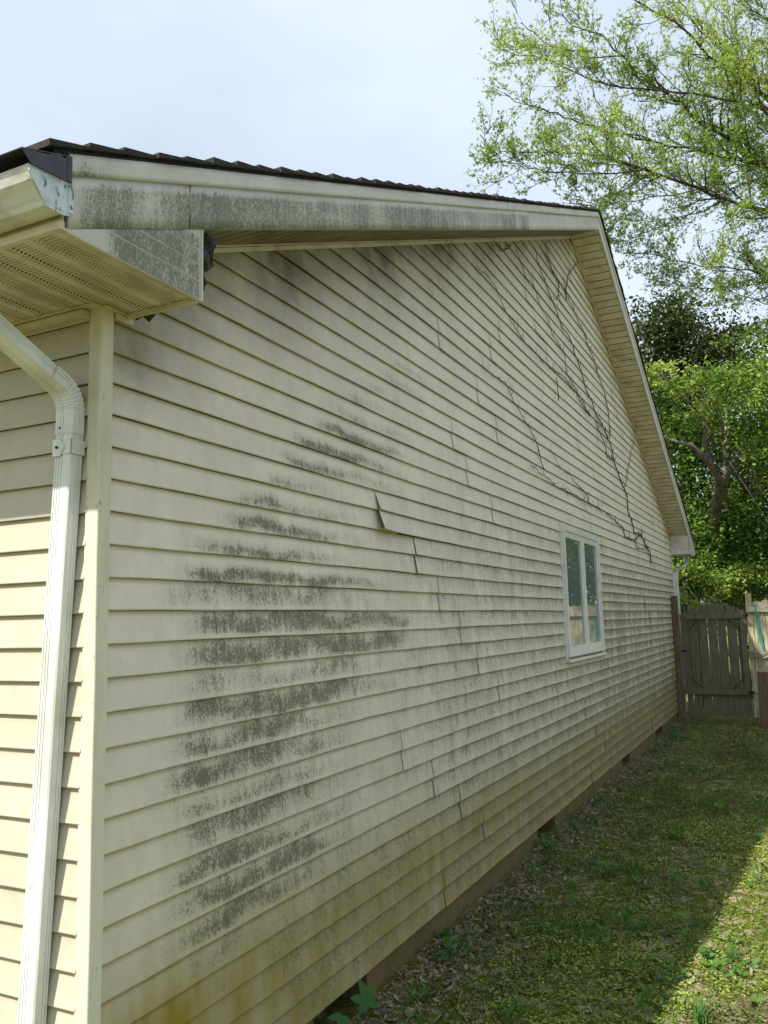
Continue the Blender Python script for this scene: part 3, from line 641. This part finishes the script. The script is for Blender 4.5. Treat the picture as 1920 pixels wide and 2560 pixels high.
while x < 9.5:
    w_ = .138+rr.uniform(-.006, .006); plank(mb, x, x+w_-.006, .03+rr.uniform(-.01, .01), 1.93+rr.uniform(-.02, .02), 13.40, top='wave', seed=i+50); x += w_; i += 1
mb.build('pickets', M_WOODL, fe)
mb = MB(); mb.box((1.085, 13.39, .0), (1.178, 13.43, 2.04)); mb.build('hinge_board', M_WOODL, fe, bevel=.004)
for z in (1.73, .98, .40):
    mb = MB(); mb.box((1.079, 13.345, z), (9.4, 13.386, z+.088)); mb.build('rail', M_WOODL, fe, bevel=.004)
for x in (3.55, 6.0, 8.4):
    mb = MB(); mb.box((x, 13.30, -.2), (x+.09, 13.344, 1.9)); mb.build('fence_post', M_WOODL, fe)
mb = MB(); mb.prism([(1.215, 12.25, -.05), (1.36, 12.25, -.05), (1.385, 12.25, .815), (1.222, 12.25, .825)], (0, .09, 0)); o = mb.build('wooden_post', M_POSTR, bevel=.006); tag(o, 'short reddish wooden post standing in front of the fence', 'post')
mb = MB(); pts = [(1.226, 13.335, 1.86), (1.236, 13.322, 1.75), (1.25, 13.31, 1.55), (1.27, 13.30, 1.33), (1.30, 13.30, 1.15), (1.33, 13.32, 1.06)]
mb.sweep([(-.017, -.0015), (.017, -.0015), (.017, .0015), (-.017, .0015)], [(p, (1, 0, 0), (0, 1, 0)) for p in pts]); o = mb.build('hanging_strap', M_TEAL); tag(o, 'teal webbing strap hanging down the sunlit fence', 'strap')
mb = MB(); rr = random.Random(2)
for j in range(7):
    P = [(1.09+.03*i, 13.318-.005*j+rr.uniform(-.006, .006), 1.07-.014*j+.02*math.sin(i*.8+j)) for i in range(16)]; mb.tube(P, .009, 6)
o = mb.build('rope_bundle', M_ROPE); tag(o, 'frayed grey rope bundle lying along the middle fence rail', 'rope')
for q_ in (gt, fe, o, bpy.data.objects['hanging_strap']): q_.scale = (.9624,)*3; q_.location = (.0703, -.069, .065)
# ================================================================ VEGETATION
def template(kind):
    if kind == 'star':
        pts = [];  n = 5
        ang = [-100, -40, 0, 40, 100]; ln = [.55, .9, 1.05, .9, .55]
        pts.append((-.05, 0))
        out = []
        for i, (a_, l_) in enumerate(zip(ang, ln)):
            a_ = math.radians(a_); out.append((math.cos(a_)*l_, math.sin(a_)*l_))
            if i < 4:
                m_ = math.radians((ang[i]+ang[i+1])/2); out.append((math.cos(m_)*.34, math.sin(m_)*.34))
        pts = [(-.12, 0)]+out; return np.array([(x*.5, y*.5, 0) for x, y in pts]), 10
    if kind == 'oval': return np.array([(-.5, 0, 0), (-.2, -.24, .03), (.15, -.25, .03), (.5, 0, -.05), (.15, .25, .03), (-.2, .24, .03)]), 6
    if kind == 'blade': return np.array([(0, -.05, 0), (0, .05, 0), (.55, .035, .55), (1.0, 0, .75), (.55, -.035, .55)]), 5
    if kind == 'litter': return np.array([(-.5, 0, .06), (-.2, -.17, .0), (.2, -.15, .02), (.5, 0, .12), (.2, .15, 0), (-.2, .17, .05)]), 6
def scatter(name, pos, size, m, kind='oval', normal=None, up_bias=0., parent=None, rs=3, jitter=None, tint=None):
    """one mesh of many leaves"""
    r = np.random.default_rng(rs); T, k = template(kind); n = len(pos)
    nz = r.normal(size=(n, 3)); nz[:, 2] = np.abs(nz[:, 2])+up_bias; nz /= np.linalg.norm(nz, axis=1)[:, None]
    if normal is not None: nz = normal
    a_ = r.normal(size=(n, 3)); a_ -= (a_*nz).sum(1)[:, None]*nz; a_ /= np.linalg.norm(a_, axis=1)[:, None]; b_ = np.cross(nz, a_)
    s_ = np.asarray(size)*np.ones(n); V = pos[:, None, :]+s_[:, None, None]*(T[None, :, 0:1]*a_[:, None]+T[None, :, 1:2]*b_[:, None]+T[None, :, 2:3]*nz[:, None])
    rn = np.repeat(np.clip((r.random(n) if tint is None else tint+.25*(r.random(n)-.5)), 0, 1), k)
    F = np.arange(n*k).reshape(n, k)
    return npmesh(name, V.reshape(-1, 3), F, m, parent, {'rnd': ('FLOAT', rn)})
# ---- big maple overhead
MP = thing('maple_tree', 'large spring maple with fresh pale star leaves reaching over the roof from the right', 'tree')
c6 = lambda P, d0, d1: [at(1150+x*.4641, y*.4641, d0+(d1-d0)*i/(len(P)-1)) for i, (x, y) in enumerate(P)]
LIM = [
 (c6([(2150,1290),(1900,1205),(1659,1135),(1500,1095),(1290,1020),(1000,910),(850,870),(770,830),(600,820),(330,820),(200,810)], 12.6, 10.6), .085),
 (c6([(1000,910),(900,925),(700,940),(520,925),(350,900),(230,860),(150,790),(110,730)], 11.4, 10.4), .028),
 (c6([(2150,1000),(1900,930),(1659,900),(1600,880),(1440,850),(1240,800),(1060,770),(900,730),(760,705),(600,640),(480,600),(330,560),(240,500)], 12.8, 11.0), .075),
 (c6([(2150,1150),(1850,1000),(1560,850),(1430,740),(1310,680),(1190,560),(1100,490),(960,420),(870,300),(760,190),(600,130),(440,10)], 12.8, 11.6), .10),
 (c6([(2150,800),(1900,700),(1659,610),(1560,550),(1440,530),(1250,500),(950,480),(800,455),(660,410),(520,345),(400,300),(270,290),(180,190)], 12.4, 11.2), .06),
 (c6([(2150,900),(1900,700),(1659,540),(1600,470),(1500,380),(1350,310),(1180,140),(1100,90),(930,0),(800,-120)], 13.2, 12.2), .09),
 (c6([(2150,700),(1900,560),(1659,440),(1560,390),(1400,250),(1250,120),(1180,0),(1100,-100)], 13.6, 12.8), .07),
 (c6([(2150,1560),(1900,1500),(1659,1475),(1500,1450),(1300,1430),(1150,1400),(1000,1360),(880,1370)], 12.8, 11.4), .05),
 (c6([(2150,1020),(1850,930),(1659,950),(1500,1000),(1380,1060),(1250,1150),(1050,1230),(900,1290),(800,1300)], 12.4, 11.8), .035),
 (c6([(2150,400),(1900,250),(1700,130),(1500,20),(1400,-90)], 13.5, 13.0), .06),
 (c6([(1560,850),(1500,700),(1490,500),(1500,300),(1480,60),(1470,-60)], 12.4, 12.0), .03),
 (c6([(1290,1020),(1100,1060),(900,1090),(750,1110),(640,1060),(590,1040)], 11.8, 11.0), .02),
 (c6([(870,300),(700,310),(560,270),(420,210),(330,120)], 11.6, 11.0), .02),
 (c6([(2150,1700),(1900,1650),(1659,1630),(1400,1560),(1200,1540),(1000,1500)], 13.0, 12.0), .03),
]
tr = np.random.default_rng(5)
tm = MB(); lpos = []; ltint = []
trunk_base = np.array([5.9, 13.6, -.1]); crown_pt = LIM[3][0][0]
hub = at(2420, 760, 12.9)
def norm(v): return v/(np.linalg.norm(v)+1e-9)
tk = MB()
tpts = [trunk_base, trunk_base+(0.05, .05, 1.2), trunk_base*.5+hub*.5+(-.05, .1, .2), hub]
tk.tube(tpts+[hub+(0.1, .3, 2.5)], [.33, .27, .23, .19, .1], 10)
def along(P, t):
    seg = [np.linalg.norm(P[i+1]-P[i]) for i in range(len(P)-1)]; L_ = sum(seg); d = t*L_
    for i, s_ in enumerate(seg):
        if d <= s_ or i == len(seg)-1: return P[i]+(P[i+1]-P[i])*min(1, d/s_), norm(P[i+1]-P[i])
        d -= s_
def wig(p0, d0, ln, n, r0, r1, curve_up=.0, jit=.22):
    pts = [p0]; d = d0
    for i in range(n):
        d = norm(d+tr.normal(size=3)*jit*np.array([1, 1, .7])+np.array([0, 0, curve_up])); pts.append(pts[-1]+d*ln/n)
    return pts, [r0+(r1-r0)*i/n for i in range(n+1)]
for li, (P, r0) in enumerate(LIM):
    P = [np.array(p) for p in P]; L_ = sum(np.linalg.norm(P[i+1]-P[i]) for i in range(len(P)-1))
    root = [hub, (hub+P[0])/2+np.array([0, 0, .1])] if np.linalg.norm(P[0]-at(1150+2150*.4641, 500, 12.8)) < 4 and r0 >= .03 and li not in (10,) else []
    pts = root+P; fine = []
    for i in range(len(pts)-1):
        for s_ in range(3):
            t = s_/3; fine.append(pts[i]*(1-t)+pts[i+1]*t+tr.normal(size=3)*.012)
    fine.append(pts[-1]); n = len(fine)
    tm.tube(fine, [max(.005,   .5*r0*(1-.9*(i/(n-1))**.8)) for i in range(n)], 7)
    nb = int(L_*8)
    for b_ in range(nb):
        t = .06+.94*(b_+tr.random())/nb; p, d = along(P, min(t, .995)); rr0 = max(.006, r0*(1-.9*t))*.27
        side = norm(tr.normal(size=3)); side -= side.dot(d)*d; dd = norm(d*.75+side*.75+np.array([0, 0, .12]))
        ln = (.55+.75*tr.random())*(1.15-.88*t); q, rad = wig(p, dd, ln, 7, rr0, .0035, .03, .2); tm.tube(q, rad, 5)
        for s_ in range(int(ln*15)):
            u = .2+.8*tr.random(); pp, d2 = along(q, u); sd = norm(tr.normal(size=3)); dd2 = norm(d2*.7+sd*.7+np.array([0, 0, .15])); l2 = .14+.32*tr.random()
            q2, rad2 = wig(pp, dd2, l2, 4, .0042, .002, .06, .2); tm.tube(q2, rad2, 3)
            if tr.random() < .93:
                for c_ in range(tr.integers(10, 17)):
                    uu = .25+.75*tr.random(); lp_, _ = along(q2, uu); lpos.append(lp_+tr.normal(size=3)*.03); ltint.append(.5+.35*math.sin(pp[0]*2+pp[2]*1.7))
tm.build('branches', M_BARK, MP, smooth=True); tk.build('trunk', M_BARK, MP, smooth=True)
lpos = np.array(lpos); scatter('crown', lpos, .050+.042*tr.random(len(lpos)), M_LMAPLE, 'star', parent=MP, rs=8, tint=np.array(ltint))
# ---- trees behind
def blob_pts(r, c, rad, n, gaps=.35, seed=0):
    """leaf positions in clumps through an ellipsoid"""
    q = np.random.default_rng(seed); nc = max(5, int(n/90)); cc = q.normal(size=(nc, 3)); cc /= np.linalg.norm(cc, axis=1)[:, None]
    cc *= (q.random(nc)**.45)[:, None]; cs = (.16+.16*q.random(nc)); w_ = q.integers(0, nc, n)
    P = cc[w_]+q.normal(size=(n, 3))*cs[w_, None]*np.array([1, 1, .6]); return np.array(c)+P*np.array(rad), .5+.5*np.sin(w_*1.7)
def bg_tree(name, label, base, crowns, m, n, leaf, trunk_r, seed, group='trees behind the fence', bark=None, limbs=None):
    t = thing(name, label, 'tree', group=group); q = random.Random(seed); mb = MB()
    base = np.array(base, float); top = np.array(crowns[0][0], float)
    mb.tube([base, base*.6+top*.4+np.array([q.uniform(-.2, .2), 0, 0]), top], [trunk_r, trunk_r*.75, trunk_r*.35], 8)
    for c, rad in crowns:
        c = np.array(c, float)
        for _ in range(5):
            e = c+np.array([q.uniform(-.7, .7)*rad[0], q.uniform(-.7, .7)*rad[1], q.uniform(-.4, .7)*rad[2]]); s_ = base*.35+top*.65
            md = (s_+e)/2+np.array([q.uniform(-.2, .2), q.uniform(-.2, .2), q.uniform(0, .3)]); mb.tube([s_, md, e], [trunk_r*.4, trunk_r*.25, .012], 6)
    for P, r0 in (limbs or []): mb.tube(P, [r0*(1-.75*i/(len(P)-1)) for i in range(len(P))], 8)
    mb.build('trunk', bark or M_BARK, t, smooth=True)
    tot = sum(r[0]*r[1]*r[2] for _, r in crowns); PP = []; TT = []
    for i, (c, rad) in enumerate(crowns):
        p, tt = blob_pts(None, c, rad, int(n*rad[0]*rad[1]*rad[2]/tot), seed=seed*10+i); PP.append(p); TT.append(tt)
    P = np.concatenate(PP); T = np.concatenate(TT); ok = P[:, 2] > .1; P, T = P[ok], T[ok]
    r = np.random.default_rng(seed); scatter('crown', P, leaf*(.6+.8*r.random(len(P))), m, 'oval', parent=t, rs=seed, up_bias=.5, tint=T); return t
def gnd(p): return (p[0], p[1], -.05)
A_ = lambda x, y, d: tuple(at(x, y, d))
bg_tree('broadleaf_tree', 'dark bronze leaved tree showing above the far roof slope', gnd(at(1720, 1300, 20)), [(A_(1700, 900, 20), (1.5, 1.6, 1.3)), (A_(1640, 810, 20), (.8, 1.2, .7)), (A_(1820, 880, 20.5), (1.0, 1.2, .8)), (A_(1690, 1040, 20.5), (1.3, 1.4, .8))], M_LBRONZE, 18000, .10, .16, 31)
gn = [at(1785, 1330, 17.0), at(1800, 1200, 16.4), at(1770, 1150, 16.0), at(1725, 1112, 15.8), at(1680, 1100, 15.7)]
gn2 = [at(1800, 1215, 16.4), at(1760, 1100, 15.9), at(1765, 1060, 15.8), at(1750, 1040, 15.8)]; gn3 = [at(1790, 1280, 16.8), at(1830, 1160, 16.2), at(1880, 1080, 16.2)]
bg_tree('broadleaf_tree', 'big dark green tree with gnarled pale limbs behind the gate', gnd(at(1790, 1500, 17.5)), [(A_(1800, 1330, 18.2), (1.9, 1.7, 1.3)), (A_(1690, 1250, 18.6), (1.2, 1.2, 1.1)), (A_(1870, 1180, 18.6), (1.5, 1.3, 1.2)), (A_(1720, 1080, 18.8), (1.3, 1.2, .9)), (A_(1730, 1430, 18.0), (1.2, 1.0, .9))], M_LMID, 30000, .088, .22, 32, bark=M_BARKP, limbs=[(gn, .11), (gn2, .05), (gn3, .07)])
bg_tree('broadleaf_tree', 'bright green low maple boughs just past the far eave', gnd(at(2160, 1300, 16.5)), [(A_(1700, 965, 15.5), (1.0, .8, .42)), (A_(1830, 990, 15.7), (1.1, .9, .5)), (A_(1940, 900, 15.7), (1.0, .9, .7)), (A_(1630, 920, 15.6), (.35, .5, .35)), (A_(1990, 1100, 16), (1.1, 1.0, .9))], M_LBRIGHT, 11000, .082, .014, 33)
bg_tree('broadleaf_tree', 'olive green feathery tree at the right edge of the picture', gnd(at(2040, 1400, 19)), [(A_(1880, 1050, 19), (1.3, 1.2, 1.3)), (A_(1990, 1160, 19), (1.4, 1.3, 1.5)), (A_(2120, 900, 19), (1.6, 1.3, 1.6))], M_LMID, 20000, .085, .2, 34)
bg_tree('leafy_shrub', 'sunlit yellow green shrub above the gate', gnd(at(1740, 1500, 15.6)), [(A_(1745, 1440, 15.6), (.55, .5, .36)), (A_(1690, 1500, 15.4), (.4, .4, .35))], M_LBRIGHT, 3600, .07, .03, 35, group='shrubs behind the fence')
bg_tree('leafy_shrub', 'bright green shrub rising over the fence corner', gnd(at(1860, 1500, 17)), [(A_(1865, 1440, 17), (.8, .6, .5)), (A_(1800, 1480, 17), (.5, .5, .4)), (A_(1930, 1400, 18), (.8, .7, .6))], M_LBRIGHT, 5200, .07, .04, 36, group='shrubs behind the fence')
bg_tree('leafy_shrub', 'dark green shrub squeezed between house corner and gate top', gnd(at(1705, 1500, 15)), [(A_(1712, 1390, 16.0), (.6, .5, .7))], M_LMID, 3600, .07, .03, 37, group='shrubs behind the fence')
# trees further to the right, seen mainly in the window pane
for i, (x, y, h) in enumerate(((5.2, 19, 5.0), (7.5, 17.5, 5.5), (4.2, 24, 7.0), (8.5, 23, 7.0))):
    bg_tree('broadleaf_tree', ['round green tree beyond the fence, mirrored in the window', 'tall green tree right of the round one beyond the fence', 'tall tree in the second row beyond the fence', 'rightmost tall tree in the second row beyond the fence'][i], (x, y, 0), [((x, y, h*.5), (1.9, 1.5, 2.2)), ((x-.6, y+.5, h*.85), (1.5, 1.4, 1.5))], M_LMID, 5000, .18, .18, 40+i)
# distant wood
q = np.random.default_rng(77); P = []; T = []
for i in range(46):
    x = -14+44*i/45+q.normal()*.6; y = 32+q.random()*9; h = 5.5+q.random()*3.5; p, t = blob_pts(None, (x, y, h*.5), (1.9, 1.6, h*.5), 1000, seed=300+i); P.append(p); T.append(t)
P = np.concatenate(P); T = np.concatenate(T); ok = P[:, 2] > 0
tag(scatter('woodland', P[ok], .34, M_LMID, 'oval', rs=90, up_bias=.4, tint=T[ok]), 'far green wood filling the gaps behind the yard trees', 'woodland', kind='stuff')
# ---- ground cover
r = np.random.default_rng(99)
def area(n, x0, x1, y0, y1, bias=1.0):
    x = x0+(x1-x0)*r.random(n); y = y0+(y1-y0)*r.random(n)**bias; return x, y
def on_ground(x, y, h=0): return np.stack([x, y, gz(x, y)+h], 1)
x, y = area(190000, .03, 3.6, 0.0, 13.6, 1.5); keep = r.random(len(x)) < np.clip(.25+.75*(fbm(x*1.7, y*1.7)+.4), .08, 1)*np.clip(.25+x/.9, 0, 1); x, y = x[keep], y[keep]
sunny = .3+.4*np.clip(fbm(x*2, y*2), -1, 1)  # clover leaf tint, varied in patches by noise alone
tag(scatter('clover_cover', on_ground(x, y, .008+.018*r.random(len(x))), .009+.014*r.random(len(x)), M_COVER, 'oval', up_bias=2.6, rs=51, tint=sunny), 'tiny low clover and chickweed leaves covering the yard', 'ground cover', kind='stuff')
x, y = area(100000, .05, 3.6, .2, 13.6, 1.4); keep = r.random(len(x)) < np.clip(.2+.8*(fbm(x*1.3+5, y*1.3)+.2), .05, 1)*np.clip(x/.8, .1, 1); x, y = x[keep], y[keep]; n = len(x)
nz = r.normal(size=(n, 3))*.5; nz[:, 2] = .9; nz /= np.linalg.norm(nz, axis=1)[:, None]
tag(scatter('grass', on_ground(x, y, -.003), .022+.04*r.random(n)**1.5, M_GRASS, 'blade', normal=nz, rs=52), 'thin short lawn grass along the house', 'grass', kind='stuff')
cc = r.integers(0, 260, 5200); gcx = .15+3.0*r.random(260); gcy = .4+12*r.random(260)**1.2
x = gcx[cc]+r.normal(size=5200)*.075; y = gcy[cc]+r.normal(size=5200)*.085; nz = r.normal(size=(5200, 3))*.42; nz[:, 2] = .9; nz /= np.linalg.norm(nz, axis=1)[:, None]
tag(scatter('tall_grass', on_ground(x, y, -.003), .03+.05*r.random(5200), M_GRASS2, 'blade', normal=nz, rs=55), 'scattered clumps of longer green grass in the yard', 'grass', kind='stuff')
x1, y1 = area(8500, .0, 3.2, .6, 13.3, 1.3); x2 = np.abs(r.normal(size=9500))*.2; y2 = 1.0+12*r.random(9500)**1.2
x3 = 1.0+r.normal(size=2200)*.45; y3 = 10.6+r.normal(size=2200)*1.2
x = np.concatenate([x1, x2, x3]); y = np.concatenate([y1, y2, y3]); ok = (x > -.0) & (y < 13.3); x, y = x[ok], y[ok]
tag(scatter('leaf_litter', on_ground(x, y, .012+.012*r.random(len(x))), .016+.034*r.random(len(x))**2.2, M_LITTER, 'litter', up_bias=1.3, rs=53), 'curled dead leaves and seed husks lying on the soil', 'dead leaves', kind='stuff')
cx_ = np.concatenate([.05+np.abs(r.normal(size=70))*.16, .3+2.6*r.random(150)]); cy_ = np.concatenate([1.4+11*r.random(70), .6+11.5*r.random(150)**1.2]); wl = r.integers(0, 220, 4200)
x = cx_[wl]+r.normal(size=4200)*.045; y = cy_[wl]+r.normal(size=4200)*.06; ok = x > .01; x, y = x[ok], y[ok]; hh = .015+.06*r.random(len(x))*np.where(wl[ok] < 70, 1.6, .8)
tag(scatter('low_weeds', on_ground(x, y, hh), .018+.03*r.random(len(x)), M_WEED, 'oval', up_bias=.9, rs=54), 'low leafy weed patches along the foundation and over the yard', 'ground cover', kind='stuff')
# ---- single plants
def leaf_shape(mb, p, d, ln, wd, up=(0, 0, 1), fold=.15, heart=False):
    p = np.array(p, float); d = norm(np.array(d, float)); s_ = norm(np.cross(d, np.array(up, float))); u = np.cross(s_, d); n = 9; vs = []
    for i in range(n):
        t = i/(n-1); w_ = wd*.5*(math.sin(math.pi*t**(.65 if heart else .8)))**.8; c = p+d*ln*t-u*ln*.22*t*t
        vs += [c-s_*w_+u*w_*fold, c, c+s_*w_+u*w_*fold]
    mb.add(vs, [(i*3+j, i*3+j+1, i*3+j+4, i*3+j+3) for i in range(n-1) for j in (0, 1)])
def finish(mb, name, label, m, cat='plant', group=None):
    o = mb.build(name, m, smooth=True); at_ = o.data.attributes.new('rnd', 'FLOAT', 'POINT'); at_.data.foreach_set('value', np.full(len(o.data.vertices), .5, np.float32)); return tag(o, label, cat, group)
def palm_leaf(mb, c, ln, n=5, a0=0, tilt=.3, face=(1, -.6, .5)):
    f = norm(np.array(face, float)); e1 = norm(np.cross(f, (0, 0, 1))); e2 = np.cross(e1, f)
    for i in range(n):
        a = a0+(i-(n-1)/2)*math.radians(65); d = e1*math.sin(a)+e2*math.cos(a)+f*tilt*.3; leaf_shape(mb, c, d, ln*(1-.12*abs(i-(n-1)/2)), ln*.46, up=f)
M_CREEP = leaf_mat('creeper_leaf', (.04, .13, .03), (.07, .18, .04), .35, .45)
mb = MB(); mb.tube([(.0, 1.62, 0), (.03, 1.60, .05), (.05, 1.57, .10)], .003, 5); palm_leaf(mb, (.055, 1.55, .105), .085, 5, .1); finish(mb, 'creeper_plant', 'five leaved creeper at the crawl space opening nearest the viewer', M_CREEP)
mb = MB(); mb.tube([(.0, 1.45, 0), (.02, 1.42, .06), (.03, 1.38, .10)], .003, 5); palm_leaf(mb, (.03, 1.38, .105), .07, 3, 2.6); finish(mb, 'creeper_plant', 'small three leaved creeper tucked beneath the lowest siding course', M_CREEP)
def weed(px, py, ln, n, label, heart=False, m=M_WEED, seed=0, rise=.5, wd=.5):
    q = random.Random(seed); d = ray(px, py); t = -CAM[2]/d[2]; p = CAM+d*t; z = float(gz(np.array(p[0]), np.array(p[1]))); mb = MB()
    for i in range(n):
        a = 2*math.pi*(i+q.random()*.5)/n; dd = (math.cos(a), math.sin(a), rise+q.random()*.3); h = ln*.4*q.random()
        mb.tube([(p[0], p[1], z-.01), (p[0]+dd[0]*.006, p[1]+dd[1]*.006, z+h+.004)], .0018, 4); leaf_shape(mb, (p[0]+dd[0]*.006, p[1]+dd[1]*.006, z+h), dd, ln*(.7+.5*q.random()), ln*wd, heart=heart)
    return finish(mb, 'broadleaf_weed', label, m)
def tuft(px, py, ln, n, label, seed=0):
    q = random.Random(seed); d = ray(px, py); t = -CAM[2]/d[2]; p = CAM+d*t; z = float(gz(np.array(p[0]), np.array(p[1]))); mb = MB()
    for i in range(n):
        a = 2*math.pi*q.random(); l_ = ln*(.5+.6*q.random()); w_ = .0028+.002*q.random(); sp = .35+.5*q.random(); o = np.array([p[0]+q.uniform(-.02, .02), p[1]+q.uniform(-.02, .02), z-.005]); s_ = np.array([-math.sin(a), math.cos(a), 0])*w_
        vs = []
        for j in range(5):
            u = j/4; c = o+np.array([math.cos(a)*sp*u*u, math.sin(a)*sp*u*u, u*(1-.35*u)])*l_; vs += [c-s_*(1-u*.95), c+s_*(1-u*.95)]
        mb.add(vs, [(j*2, j*2+1, j*2+3, j*2+2) for j in range(4)])
    return finish(mb, 'grass_tuft', label, M_WEED, 'grass tuft')
M_WS = leaf_mat('sunlit_weed_leaf', (.10, .20, .04), (.15, .26, .06), .4, .5)
for a in [
 (1828, 2190, .075, 3, 'upright oval leaf seedling at the upper end of the shadow edge', False, M_WS, 1, 1.6),
 (1888, 2500, .085, 2, 'round toothed leaf alone in the sunny lower right corner', True, M_WS, 2, .3),
 (1622, 2480, .06, 3, 'narrow upright leaves where the shadow edge meets the bottom', False, M_WS, 3, 1.6),
 (1600, 2220, .09, 3, 'pair of grey green leaves in the shade beside the shadow edge', False, M_WEED, 4, .3),
 (1465, 2320, .06, 3, 'single bright leaf cluster in the middle of the shaded moss', True, M_WEED, 5, .6),
 (1380, 2400, .055, 5, 'rosette of lobed leaves near the bottom middle of the yard', False, M_WEED, 6, .4),
 (1270, 2515, .055, 5, 'lower rosette of lobed leaves close to the bottom edge', False, M_WEED, 7, .4),
 (1060, 2500, .06, 4, 'bushy green weed left of the rosettes beside the foundation', False, M_WEED, 8, .9),
 (1110, 2360, .055, 7, 'dark weed clump growing against the brown foundation', False, M_WEED, 9, .9),
 (1365, 2130, .09, 6, 'dark bushy weed in front of the second crawl space opening', False, M_CREEP, 10, 1.0),
 (1790, 2420, .07, 5, 'leafy bright green weed in the sunny patch', False, M_WS, 11, .7),
 (1560, 2430, .05, 4, 'small pale weed just left of the shadow edge', True, M_WEED, 12, .5),
 (1850, 2360, .05, 4, 'small heart leaved weed by the right border', True, M_WS, 13, .5),
 (1800, 2030, .08, 6, 'tall stalked weed lit by the sun near the right border', False, M_WS, 14, 1.4),
 (1690, 2100, .08, 4, 'broad dock leaves in the shaded middle of the yard', False, M_WEED, 15, .6),
 (1560, 1905, .10, 8, 'thick dark weed patch against the wall at the third opening', False, M_CREEP, 16, .9)]: weed(*a[:5], heart=a[5], m=a[6], seed=a[7], rise=a[8])
for a in [(1750, 2555, .20, 34, 'long bladed grass tuft at the bottom right', 1), (1835, 2400, .13, 30, 'upright grass tuft beside the leafy sunny weed', 2), (1765, 2395, .07, 40, 'short dense bright grass tuft in the sun', 3), (1740, 2310, .10, 18, 'small grass tuft right on the shadow edge', 4), (1590, 2330, .10, 34, 'dark grass tuft in the shade left of the shadow edge', 5), (1530, 2190, .13, 36, 'spreading dark grass tuft in the middle of the yard', 6), (1900, 2110, .14, 30, 'sunlit grass tuft at the right border', 7), (1690, 1960, .12, 20, 'faint grass tuft halfway to the gate', 8)]: tuft(*a[:5], seed=a[5])
print('faces', sum(len(o.data.polygons) for o in sc.objects if o.type == 'MESH'))
